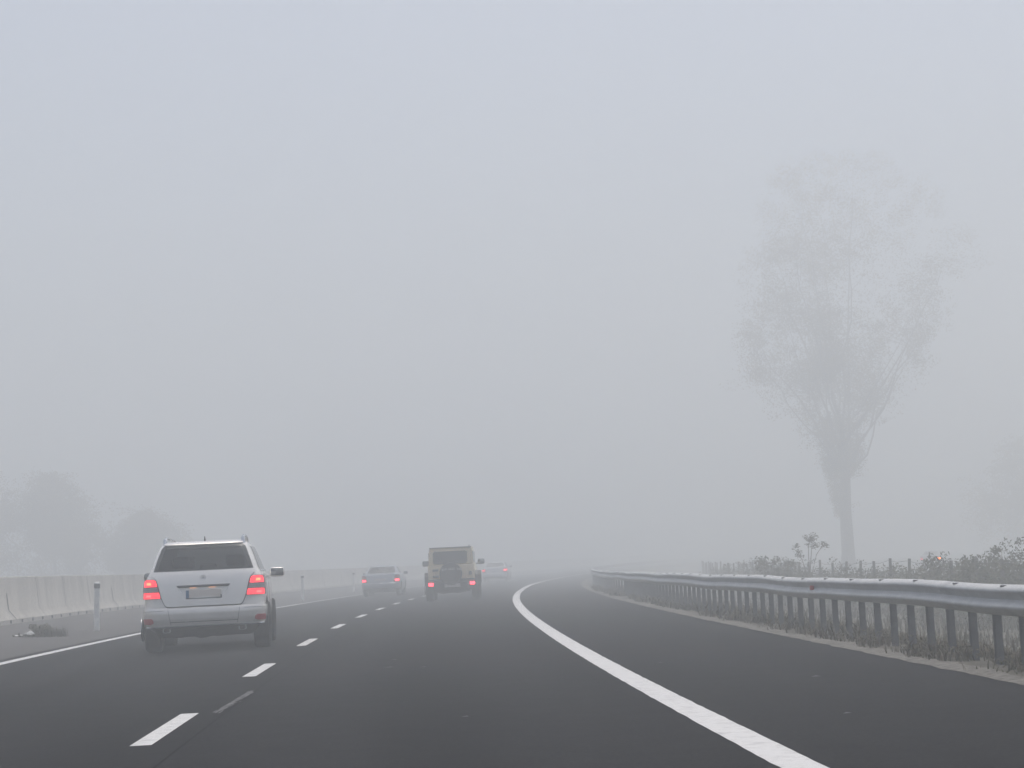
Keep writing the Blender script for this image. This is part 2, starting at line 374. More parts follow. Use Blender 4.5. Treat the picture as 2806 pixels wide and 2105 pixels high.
def bush(loc, w, h, label, rnd, m='leaf_dark', n=900, size=.045, name='bush', group=None, lobes=9, sparse=1.0):
    o = empty(name, loc, 0, label, 'bush', group)
    st = MB(); lf = MB(); tips = []
    for k in range(lobes):
        a = rnd.uniform(0, 6.28); t = math.sqrt(rnd.random()); top = h * (rnd.uniform(.45, 1.0) if k else 1.0) * (1 - .35 * t)
        tip = Vector((w / 2 * t * math.cos(a), w / 2 * t * math.sin(a), top)); tips.append(tip)
        mid = Vector((tip.x * .45 + rnd.gauss(0, .04), tip.y * .45, top * .55))
        st.tube([(tip.x * .1, tip.y * .1, -.08), mid, tip], [.018, .012, .005], 5)
        for q in (.35, .55, .75, .9, 1.0):
            p = (Vector((0, 0, 0)).lerp(mid, q * 2) if q < .5 else mid.lerp(tip, (q - .5) * 2))
            leaves(lf, p + Vector((rnd.gauss(0, w * .07), rnd.gauss(0, w * .07), rnd.gauss(0, h * .03))), (.11 + .13 * rnd.random()) * max(w, h) * sparse * (1.15 - .55 * q), int(n / lobes / 5), size, rnd)
    lf.v = [(x, y, max(z, -.03)) for x, y, z in lf.v]
    st.build('stems', M['bark'], o); lf.build('foliage', M[m], o, smooth=0, fix=False)
    return o

# ------------------------------------------------------------------ concrete barrier
bar = empty('concrete_barrier', (barrier_x(50), 50, left_z(barrier_x(50), 50)), 0, 'long pale concrete barrier wall with dark joint strips along the left shoulder', 'barrier')
H = 1.24
PROF = [(.0, 0), (.0, .12), (-.20, .36), (-.29, H - .02), (-.31, H), (-.47, H), (-.49, H - .02), (-.58, .36), (-.78, .12), (-.78, 0)]
def bar_pt(Y, p, off=0.0): return Vector((barrier_x(Y) + .25 + p[0] + off, Y, left_z(barrier_x(Y), Y) - .01 + p[1]))
bys = [-30 + 4.25 * i / 2 for i in range(14)] + [-.25 + 1.0625 * i for i in range(170)] + [180 + 4.25 * i for i in range(50)]
w = MB(); w.grid([[bar_pt(Y, p) for p in PROF] for Y in bys])
wall = w.build('wall', M['concrete'])
bi = Vector(bar.location)
def hang(o, root):
    o.parent = root; o.matrix_parent_inverse = Matrix.Translation(-root.location); return o
hang(wall, bar)
def face_strip(mb, Y, wid, z0, z1, proud):
    ps = [p for p in ((.0, z0), (-.20, .36), (-.29, z1))]
    def at(z): return -.20 * max(0, z - .12) / .24 if z < .36 else -.20 - .09 * (z - .36) / (H - .38)
    zs = [z0, .2, .36, (z1 + .36) / 2, z1] if z0 < .2 else [z0, .36, z1]
    a = [bar_pt(Y - wid / 2, (at(z), z), proud) for z in zs]; b = [bar_pt(Y + wid / 2, (at(z), z), proud) for z in zs]
    c = [bar_pt(Y + wid / 2, (at(z), z), -.02) for z in zs]; e = [bar_pt(Y - wid / 2, (at(z), z), -.02) for z in zs]
    mb.grid([a, b, c, e, a])
for i in range(-6, 34):
    if i % 4 == 0: continue
    q = MB(); face_strip(q, 51.2 + 4.15 * i, .035, .09, H - .03, .004); hang(q.build('joint_line', M['joint']), bar)
for i in range(-1, 7):
    q = MB(); face_strip(q, 51.2 + 16.6 * i, .085, .13, .80, .008); hang(q.build('joint_seal', M['black']), bar)
for i in range(-12, 80):
    Y = 50.5 + 1.42 * i
    p = bar_pt(Y, (0, .035)); q = MB(); q.box((p.x - .03, p.y, p.z + .03), (.085, .13, .085)); hang(q.build('drain_opening', M['under']), bar)

# ------------------------------------------------------------------ delineator posts
def delineator():
    o = empty('delineator_post', (0, 0, 0), 0, cat='post', group='delineator posts along the hard shoulder')
    def sect(z, k=1): return [Vector((x * k, y * k, z)) for x, y in ((-.06, -.035), (-.045, -.05), (.045, -.05), (.06, -.035), (.06, .03), (.04, .05), (-.04, .05), (-.06, .03))]
    def loft(zs):
        m = MB(); n = 8; vs = []
        for z, dz, k in zs: vs += [Vector((p.x, p.y, p.z + (p.y * dz))) for p in sect(z, k)]
        m.add(vs, [(i * n + j, i * n + (j + 1) % n, (i + 1) * n + (j + 1) % n, (i + 1) * n + j) for i in range(len(zs) - 1) for j in range(n)] + [tuple(range(n - 1, -1, -1)), tuple(range((len(zs) - 1) * n, len(zs) * n))])
        return m
    loft([(-.1, 0, 1), (.6, 0, 1), (.955, 0, 1)]).build('post', M['white_plastic'], o)
    loft([(.955, 0, 1.04), (1.06, 0, 1.04)]).build('dark_band', M['black'], o)
    loft([(1.06, 0, 1), (1.075, .15, .98), (1.09, .2, .8)]).build('cap', M['white_plastic'], o)
    return o
dp = delineator()
for i, (x, y, l) in enumerate(((-9.45, 44.3, 'white delineator post with dark band, nearest one, left of the silver SUV'),
                               (-9.05, 84.0, 'white delineator post with dark band, just right of the silver SUV'),
                               (-9.0, 110.5, 'hazy white delineator post beside the blue-grey saloon car'))):
    o = dp if i == 0 else copy_tree(dp)
    o.location = (x, y, left_z(x, y)); o.rotation_euler = (0, R(2.2 if i == 0 else 1.4), R(6)); o['label'] = l

# weed clump with litter on the shoulder
rnd = random.Random(5)
x, y = -9.75, 40.7
o = bush((x, y, left_z(x, y)), .62, .30, 'small green weed clump with dry base growing on the left shoulder', rnd, 'grass', 700, .03, 'weed_clump', lobes=8)
o['category'] = 'weeds'
t = MB(); blades(t, -.2, -.15, 0, .11, 260, .36, rnd, .007, .8); blades(t, .2, -.05, 0, .2, 160, .3, rnd, .006, .7); blades(t, -.45, 0, 0, .07, 140, .3, rnd, .007, .9); t.build('dry_stalks', M['dry'], o, smooth=0, fix=False)
b2 = bush((-10.15, 42.2, left_z(-10.15, 42.2)), .4, .26, 'thin dark weed sprig behind the larger weed clump on the shoulder', rnd, 'leaf_dark', 240, .028, 'weed_clump', lobes=5); b2['category'] = 'weeds'
lt = MB(); g = []
for i in range(7):
    g.append([( -10.1 + .024 * j + .02 * rnd.gauss(0, 1), 40.35 + .03 * i, left_z(-10.2, 40.8) + .02 + .02 + +.06 * max(0, math.sin(i / 6 * 3.1) * math.sin(j / 8 * 3.1)) + rnd.uniform(0, .04)) for j in range(9)])
lt.grid(g); lt.grid([[(x, y, z + .006) for x, y, z in r] for r in g])
tag(lt.build('plastic_bag', M['litter']), 'crumpled white plastic bag lying beside the weed clump', 'litter')
lt = MB(); lt.grid([[(-10.28 + .03 * j, 40.3 + .03 * i, left_z(-10.6, 40.6) + .012 + .035 * rnd.random()) for j in range(6)] for i in range(4)])
tag(lt.build('paper_scrap', M['litter']), 'flattened pale scrap of paper left of the plastic bag', 'litter')

# ------------------------------------------------------------------ guardrail
gr = empty('guard_rail', (edge_x(20) + .55, 20, right_z(edge_x(20) + .55, 20)), 0, 'galvanised steel guardrail on closely set posts along the right verge', 'guardrail')
def gx(Y): return edge_x(Y) + .55
def gdz(Y): return zr(Y) + .010 * math.sin(Y * .62 + .6) + .004 * math.sin(Y * 1.31) + .008 * noise.noise(Vector((Y * .4, 1, 1)))
# (towards the road is -x)  front skin of a two-wave beam, then the skin behind it
BEAM = [(.085, .722), (.05, .726), (-.005, .705), (-.030, .688), (-.036, .672), (-.03, .655), (.02, .607), (.028, .594), (.02, .581), (-.022, .553), (-.036, .537), (-.034, .518), (-.02, .502), (.035, .462), (.05, .448)]
BACK = [(x + .006, z - .002) for x, z in reversed(BEAM)]
gy = [-14 + i * .5 for i in range(240)] + [106 + 3 * i for i in range(60)]
w = MB(); ring = BEAM + BACK + [BEAM[0]]
w.grid([[(gx(Y) + px, Y, gdz(Y) + pz) for px, pz in ring] for Y in gy])
hang(w.build('beam', M['galv'], smooth=50), gr)
py = []; Y = 4.0
while Y < 112: py.append(Y); Y += .82 if Y < 60 else 1.64
for Y in py[:100]:
    q = MB(); x = gx(Y) + .115; zb = right_z(x, Y) - .1; zt = gdz(Y) + .68
    for dx, dy, sx, sy in ((0, 0, .008, .1), (-.027, -.05, .06, .008), (-.027, .05, .06, .008)): q.box((x + dx, Y + dy, (zb + zt) / 2), (sx, sy, zt - zb))
    hang(q.build('post', M['galv_dull']), gr)
for i in range(44):
    Y = 6.2 + 1.6 * i
    q = MB(); q.bbox((gx(Y) + .012, Y, gdz(Y) + .714), (.05, .07, .016), .006); hang(q.build('bolt', M['galv_dull']), gr)
for i in range(26):
    Y = 7.0 + 4.1 * i; q = MB()
    q.grid([[(gx(yy) + px - .0035, yy, gdz(yy) + pz + .001) for px, pz in ring] for yy in (Y, Y + .16, Y + .32)])
    for dy in (.06, .26):
        for z in (.63, .555): q.bbox((gx(Y + dy) - .004, Y + dy, gdz(Y) + z), (.02, .03, .03), .008)
    hang(q.build('splice', M['galv'], smooth=50), gr)
q = MB(); q.bbox((gx(26.3) - .012, 26.3, gdz(26.3) + .594), (.05, .09, .06), .01); hang(q.build('red_reflector', M['reflector']), gr)

# ------------------------------------------------------------------ wire fence beyond
def fx(Y): return 10.6 + (0 if Y < 80 else line_x('R', Y) - line_x('R', 80)) + .0
fe = empty('wire_fence', (fx(50), 50, right_z(fx(50), 50)), 0, 'faint wire fence on grey posts beyond the guardrail', 'fence')
rnd = random.Random(21); fys = [30 + 2.5 * i for i in range(44)]
tops = []
for Y in fys:
    x = fx(Y); zb = right_z(x, Y); h = 1.42 + rnd.uniform(-.05, .08); a = R(1.6) + rnd.gauss(0, .02)
    q = MB(); q.box((x + math.sin(a) * h / 2, Y, zb + h / 2 - .1), (.085, .085, h + .2), Matrix.Rotation(a, 3, 'Y'), (.8, .8)); hang(q.build('post', M['post_concrete']), fe)
    tops.append((x + math.sin(a) * h, Y, zb + h))
for k in (.06, .4, .75, 1.1):
    pts = []
    for i, t in enumerate(tops):
        pts.append((t[0] - .06, t[1], t[2] - k))
        if i + 1 < len(tops): u = tops[i + 1]; pts.append(((t[0] + u[0]) / 2 - .06, (t[1] + u[1]) / 2, (t[2] + u[2]) / 2 - k - .04))
    q = MB(); q.tube(pts, .006, 4); hang(q.build('wire', M['wire']), fe)

# bushes along the fence
rnd = random.Random(33)
BU = [(8.6, 62, 1.9, 1.85, 'leafy bush left of the tall tree, rising above the fence line', 'leaf_dark', 1500),
      (10.2, 61, 1.7, 1.3, 'low broad bush under the tall tree trunk behind the guardrail', 'leaf_dark', 1100),
      (11.3, 62, 1.6, 1.15, 'low bush right of the tree trunk among the fence posts', 'leaf_dark', 900),
      (10.9, 54, 1.0, 1.25, 'small rounded bush left of the amber lamp', 'leaf_dark', 700),
      (11.6, 53.5, .8, 1.6, 'narrow bush leaning by a fence post beneath the amber lamp', 'leaf_dark', 700),
      (11.2, 48.5, .8, 1.45, 'thin straggly bush between the amber lamp and the dense bush', 'leaf_dark', 380),
      (11.3, 45.5, 1.5, 1.75, 'dense dark bush at the right end of the fence', 'leaf_dark', 1900),
      (12.1, 46.5, 1.2, 2.0, 'tall upright bush at the far right behind the dense bush', 'leaf_dark', 900)]
for x, y, w_, h_, l, m, n in BU:
    bush((x, y, right_z(x, y)), w_ * 1.2, h_ * 1.06, l, rnd, m, int(n * 2.4), .05, group='bushes along the wire fence', lobes=16, sparse=.95)
sb = MB()
for i in range(560):
    Y = 34 + 66 * rnd.random(); x = fx(Y) + rnd.gauss(.4, .8); n = noise.noise(Vector((Y * .28, 3, x * .2)))
    if n < -.38: continue
    h = (.85 + .9 * max(0, n + .2)) * rnd.uniform(.75, 1.2); zb = right_z(x, Y)
    for k in range(8): leaves(sb, (x + rnd.gauss(0, .18), Y + rnd.gauss(0, .3), zb + h * rnd.random()), .2, 16, .045, rnd)
tag(sb.build('scrub', M['leaf_dark'], smooth=0, fix=False), kind='stuff')
# a tall weed with flat flower heads
x, y = 9.55, 63
o = empty('tall_weed', (x, y, right_z(x, y)), 0, 'tall bent weed with flat flower heads just left of the tree trunk', 'weed')
q = MB()
for tx, tz in ((.25, 2.25), (-.35, 1.8), (.5, 1.95), (.05, 2.05)):
    q.tube([(0, 0, -.1), (tx * .15, 0, tz * .5), (tx * .55, .02, tz * .85), (tx, .05, tz)], [.02, .016, .011, .007], 5)
    hd = MB()
    for k in range(9): leaves(hd, (tx + rnd.gauss(0, .11), .05 + rnd.uniform(-.15, .15), tz + rnd.gauss(0, .09)), .1, 16, .035, rnd, .8)
    hd.build('flower_head', M['leaf_dark'], o, smooth=0, fix=False)
q.build('stems', M['bark'], o)
bush((13.0, 92, right_z(13.0, 92)), 2.6, 2.0, 'hazy low bush far along the fence above the vanishing guardrail', rnd, 'leaf_dark', 700, .07, lobes=9)

# ------------------------------------------------------------------ trees
def tree(loc, name, label, env, trunk_h, trunk_r, rnd, n_limb, clusters, leaf_n, leaf_size, m, group=None, split0=.45, ivy=0, clump=1.0, gap=-.1, tilt=0):
    """env = [(height, radius towards -x, radius towards +x)]"""
    o = empty(name, loc, 0, label, 'tree', group, tilt=tilt)
    def er(z, a):
        for (z0, l0, r0), (z1, l1, r1) in zip(env, env[1:]):
            if z0 <= z <= z1:
                t = (z - z0) / (z1 - z0); l = l0 + (l1 - l0) * t; r = r0 + (r1 - r0) * t
                return r + (l - r) * (.5 - .5 * math.cos(a))
        return 0
    zt = env[-1][0]; tk = MB(); cr = MB()
    tp = [Vector((0.12 * noise.noise(Vector((z * .3, 1, 0))), .1 * noise.noise(Vector((z * .3, 5, 0))), z)) for z in [trunk_h * k / 7 for k in range(8)]]
    tp[0].z = -.4
    tk.tube(tp, [trunk_r * (1.35 if k == 0 else 1.05 - .05 * k) for k in range(8)], 12)
    tips = []
    for k in range(n_limb):
        a = 2 * math.pi * (k + rnd.uniform(-.3, .3)) / n_limb; z = env[0][0] + (zt - env[0][0]) * rnd.uniform(.38, .97)
        r = er(z, a) * rnd.uniform(.7, 1.0); end = Vector((r * math.cos(a), r * math.sin(a), z))
        s0 = tp[-1].lerp(tp[4], rnd.random() * split0 * 2) if split0 else tp[-1]
        c1 = s0 + Vector((end.x * .28, end.y * .28, (end.z - s0.z) * .28)); c2 = s0 + Vector((end.x * .72, end.y * .72, (end.z - s0.z) * .62))
        pts = []
        for i in range(9):
            t = i / 8; p = s0 * (1 - t)**3 + c1 * 3 * t * (1 - t)**2 + c2 * 3 * t * t * (1 - t) + end * t**3
            pts.append(p + Vector((rnd.gauss(0, .22), rnd.gauss(0, .22), rnd.gauss(0, .15))) * (1 if 0 < i < 8 else 0))
        r0 = trunk_r * rnd.uniform(.15, .25)
        tk.tube(pts, [r0 * (1 - .88 * i / 8) for i in range(9)], 7); tips.append(pts)
        for i in (3, 4, 5, 6, 7):
            for _ in range(2):
                dvec = Vector((rnd.gauss(0, 1), rnd.gauss(0, 1), rnd.uniform(.1, 1.2))).normalized() * rnd.uniform(.09, .2) * (zt - env[0][0]) * .55
                e = pts[i] + dvec
                if Vector((e.x, e.y, 0)).length > er(e.z, math.atan2(e.y, e.x)) * 1.05: continue
                sub = [pts[i], pts[i] + dvec * .5 + Vector((0, 0, -.1)), e]; tk.tube(sub, [r0 * .22, r0 * .14, r0 * .05], 5); tips.append([pts[i], sub[1], e])
    for k in range(clusters):
        pts = rnd.choice(tips); i = rnd.randrange(len(pts) // 2, len(pts)); p = Vector(pts[i]) + Vector((rnd.gauss(0, 1), rnd.gauss(0, 1), rnd.gauss(0, 1))) * clump * .7
        if rnd.random() < .45:
            z = rnd.uniform(env[0][0], zt); a = rnd.uniform(0, 6.28); rr = er(z, a) * math.sqrt(rnd.random()); p = Vector((rr * math.cos(a), rr * math.sin(a), z))
        if noise.noise(p * .33) < gap: continue
        leaves(cr, p, clump * rnd.uniform(.5, 1.1), leaf_n, leaf_size, rnd)
    for k in range(ivy):
        t = rnd.random(); z = trunk_h * (.42 + .75 * t); a = rnd.gauss(math.pi, .8); rr = trunk_r * 1.1 + 1.9 * rnd.random() * t ** .8
        leaves(cr, (rr * math.cos(a), rr * math.sin(a), z), .45, leaf_n // 2, leaf_size * .8, rnd)
    tk.build('trunk', M['bark'], o); cr.build('crown', M[m], o, smooth=0, fix=False)
    return o
rnd = random.Random(4)
k = 160 / 120
tree((20.6 * k, 160, right_z(20.6 * k, 160)), 'tall_tree', 'tall bare-trunked tree with spreading vase-shaped crown fading into fog', [(z * k, l * k, r * k) for z, l, r in ((6.0, .8, .6), (9, 2.6, 1.4), (12, 5.6, 3.2), (15, 6.9, 6.6), (18.5, 5.8, 9.4), (22, 5.2, 8.6), (24.6, 4.4, 5.6), (26, 1.5, 2.5))],
     8.2 * k, .41 * k, rnd, 17, 2900, 40, .10, 'leaf_autumn', ivy=420, clump=1.15, gap=-.06, tilt=R(1.4))
FAR = [((-51, 182), 13.5, 5.6, 'dim tall tree at the left edge beyond the concrete barrier'), ((-43.5, 186), 11.2, 5.4, 'dim rounded tree second from the left beyond the barrier'),
       ((-35.5, 190), 7.4, 5.0, 'low faint tree beyond the barrier, nearest the silver SUV')]
for (x, y), h, w_, l in FAR:
    tree((x, y, zr(y) + .2), 'hazy_tree', l, [(.3, w_ * .7, w_ * .7), (h * .4, w_, w_), (h * .75, w_ * .75, w_ * .8), (h, .4, .4)], h * .35, .2, rnd, 9, 700, 46, .12, 'leaf_autumn', 'hazy trees beyond the barrier', clump=1.25, gap=-.7)
tree((59, 222, right_z(59, 222)), 'hazy_tree', 'very faint broad tree at the right edge dissolving into fog', [(.8, 5, 5), (5, 8, 8), (9, 7, 7), (13, 1.5, 1.5)], 4, .3, rnd, 10, 460, 40, .18, 'leaf_autumn', clump=1.5, gap=-.5)

# ------------------------------------------------------------------ cars
class Shell:
    """car body as stacked rounded outlines: (z, half width, rear y, front y, rear corner rx, ry, front corner rx, ry)"""
    def __init__(s, lv, bow=.03, side=.02):
        s.lv = lv; s.bow = bow; s.c = {}
        s.side = side
    def par(s, z):
        L = s.lv
        if z <= L[0][0]: return L[0][1:]
        for a, b in zip(L, L[1:]):
            if z <= b[0]:
                t = (z - a[0]) / (b[0] - a[0]); return tuple(p + (q - p) * t for p, q in zip(a[1:], b[1:]))
        return L[-1][1:]
    def half(s, z):
        w, yr, yf, rx, ry, fx_, fy = s.par(z); rx = min(rx, w * .9); fx_ = min(fx_, w * .9); ln = yf - yr - s.bow * 2
        k = min(1, ln * .95 / (ry + fy)); ry *= k; fy *= k; P = []
        for i in range(9): x = (w - rx) * i / 8; P.append((x, yr + s.bow * (x / w) ** 2))
        yb = P[-1][1]
        for i in range(1, 9): a = math.pi / 2 * i / 8; P.append((w - rx + rx * math.sin(a), yb + ry - ry * math.cos(a)))
        ya = P[-1][1]; ybf = yf - s.bow * 2 * ((w - fx_) / w) ** 2; ye = ybf - fy
        for i in range(1, 25): P.append((w, ya + (ye - ya) * i / 24))
        for i in range(1, 9): a = math.pi / 2 * i / 8; P.append((w - fx_ + fx_ * math.cos(a), ye + fy * math.sin(a)))
        for i in range(1, 9): x = (w - fx_) * (1 - i / 8); P.append((x, yf - s.bow * 2 * (x / w) ** 2))
        L = s.side                                        # sides drawn in a little towards both ends
        ym = (yr + yf) / 2; h = (yf - yr) / 2
        return [(x * (1 - L * abs((y - ym) / h) ** 3), y) for x, y in P]
    def P(s, u, z):
        """point on the outline at arc length u from the rear centre (negative = left)"""
        key = round(z, 4)
        if key not in s.c:
            h = s.half(z); acc = [0]
            for a, b in zip(h, h[1:]): acc.append(acc[-1] + math.hypot(b[0] - a[0], b[1] - a[1]))
            s.c[key] = (h, acc)
        h, acc = s.c[key]; q = min(abs(u), acc[-1] - 1e-5); i = 0
        while acc[i + 1] < q: i += 1
        t = (q - acc[i]) / max(1e-9, acc[i + 1] - acc[i]); x = h[i][0] + (h[i + 1][0] - h[i][0]) * t; y = h[i][1] + (h[i + 1][1] - h[i][1]) * t
        return Vector((math.copysign(x, u) if u else 0, y, z))
    def N(s, u, z):
        e = .012; a = s.P(u + e, z) - s.P(u - e, z); b = s.P(u, z + e) - s.P(u, z - e); n = a.cross(b)
        return n.normalized() if n.length > 1e-9 else Vector((0, -1, 0))
    def windscreen(s, rows, off=.012):
        """pane across the front: rows = [(z, half width)]"""
        m = MB(); T = []; B = []
        for z, hw in rows:
            h = s.half(z); T.append([]); B.append([])
            for j in range(17):
                x = hw * (j - 8) / 8; q = abs(x)
                for (xa, ya), (xb, yb) in zip(h[-9:], h[-8:]):
                    if xb <= q <= xa: y = ya + (yb - ya) * (xa - q) / max(1e-9, xa - xb); break
                else:
                    k = [p for p in h[25:] if p[1] > (h[0][1] + h[-1][1]) / 2]; y = min(k, key=lambda p: abs(p[0] - q))[1]
                T[-1].append((x, y + off, z + off * .6)); B[-1].append((x, y, z))
        m.grid(T); m.grid([T[0], B[0]]); m.grid([B[-1], T[-1]]); m.grid([[r[0] for r in T], [r[0] for r in B]]); m.grid([[r[-1] for r in B], [r[-1] for r in T]])
        return m
    def u_side(s, y, z):
        """arc length where the right side passes y"""
        s.P(0, z); h, acc = s.c[round(z, 4)]
        for i in range(len(h) - 1):
            if h[i][1] <= y <= h[i + 1][1] and h[i][0] > .3 * s.par(z)[0]: return acc[i] + (acc[i + 1] - acc[i]) * (y - h[i][1]) / max(1e-6, h[i + 1][1] - h[i][1])
        return acc[-1] * .5
    def body(s, zs):
        m = MB(); rings = []
        for z in zs:
            h = s.half(z); r = [(x, y, z) for x, y in h] + [(-x, y, z) for x, y in reversed(h[1:-1])]; rings.append(r)
        n = len(rings[0]); vs = [p for r in rings for p in r]
        fs = [(i * n + j, i * n + (j + 1) % n, (i + 1) * n + (j + 1) % n, (i + 1) * n + j) for i in range(len(rings) - 1) for j in range(n)]
        fs += [tuple(range(n - 1, -1, -1)), tuple(range((len(rings) - 1) * n, len(rings) * n))]
        m.add(vs, fs); return m
    def patch(s, mb, rows, off, base=-.012, nu=10, nz=8, mirror=False):
        """raised panel following the body: rows = [(z, u0, u1)] bottom to top"""
        zs = []
        for a, b in zip(rows, rows[1:]):
            k = max(1, int(round(nz * (b[0] - a[0]) / (rows[-1][0] - rows[0][0])))); zs += [(a[0] + (b[0] - a[0]) * i / k, a[1] + (b[1] - a[1]) * i / k, a[2] + (b[2] - a[2]) * i / k) for i in range(k)]
        zs.append(rows[-1])
        sg = -1 if mirror else 1; T = []; Bk = []
        for z, u0, u1 in zs:
            T.append([]); Bk.append([])
            for j in range(nu + 1):
                u = sg * (u0 + (u1 - u0) * j / nu); p = s.P(u, z); n = s.N(u, z)
                T[-1].append(p + n * off); Bk[-1].append(p + n * base)
        mb.grid(T)
        mb.grid([T[0], Bk[0]]); mb.grid([Bk[-1], T[-1]])
        mb.grid([[r[0] for r in T], [r[0] for r in Bk]]); mb.grid([[r[-1] for r in Bk], [r[-1] for r in T]])

def frange(a, b, n): return [a + (b - a) * i / n for i in range(n)]

def wheel(parent, x, y, r, w, rim='rim', n=36):
    t = MB(); sg = 1 if x > 0 else -1; hw = w / 2
    t.lathe([(-hw * .82, r * .62), (-hw, r * .72), (-hw, r * .9), (-hw * .8, r * .985), (-hw * .3, r), (hw * .3, r), (hw * .8, r * .985), (hw, r * .9), (hw, r * .72), (hw * .82, r * .62)], (x, y, r), 'x', n)
    o = t.build('wheel', M['tyre'], parent)
    q = MB(); xo = x + sg * hw * .55
    q.lathe([(-hw * .7, r * .56), (-hw * .7, r * .63), (hw * .8, r * .65), (hw * .8, r * .6), (hw * .3, r * .55)], (x, y, r), 'x', n)
    q.lathe([(-.03, .0), (-.03, r * .16), (.02, r * .15), (.03, 0)], (xo, y, r), 'x', 14)
    q.lathe([(-.12, .0), (-.12, r * .5), (-.1, r * .5), (-.1, 0)], (xo - sg * .0, y, r), 'x', 20)
    for k in range(5):
        a = 2 * math.pi * k / 5
        q.box((xo, y + math.cos(a) * r * .36, r + math.sin(a) * r * .36), (.03, r * .5, .075), Matrix.Rotation(a, 3, 'X'))
    q.build('rim', M[rim], o)
    return o

def side_mirror(parent, x, y, z, w, h, housing, sg):
    m = MB(); m.bbox((sg * x, y, z), (w, .12, h), .045); m.tube([(sg * (x - w * .75), y + .04, z - h * .35), (sg * (x - w * .2), y + .02, z - h * .3)], .025, 6)
    o = m.build('side_mirror', housing, parent)
    g = MB(); g.bbox((sg * x, y - .062, z + .005), (w * .86, .012, h * .78), .012); g.build('mirror_glass', M['mirror'], o)

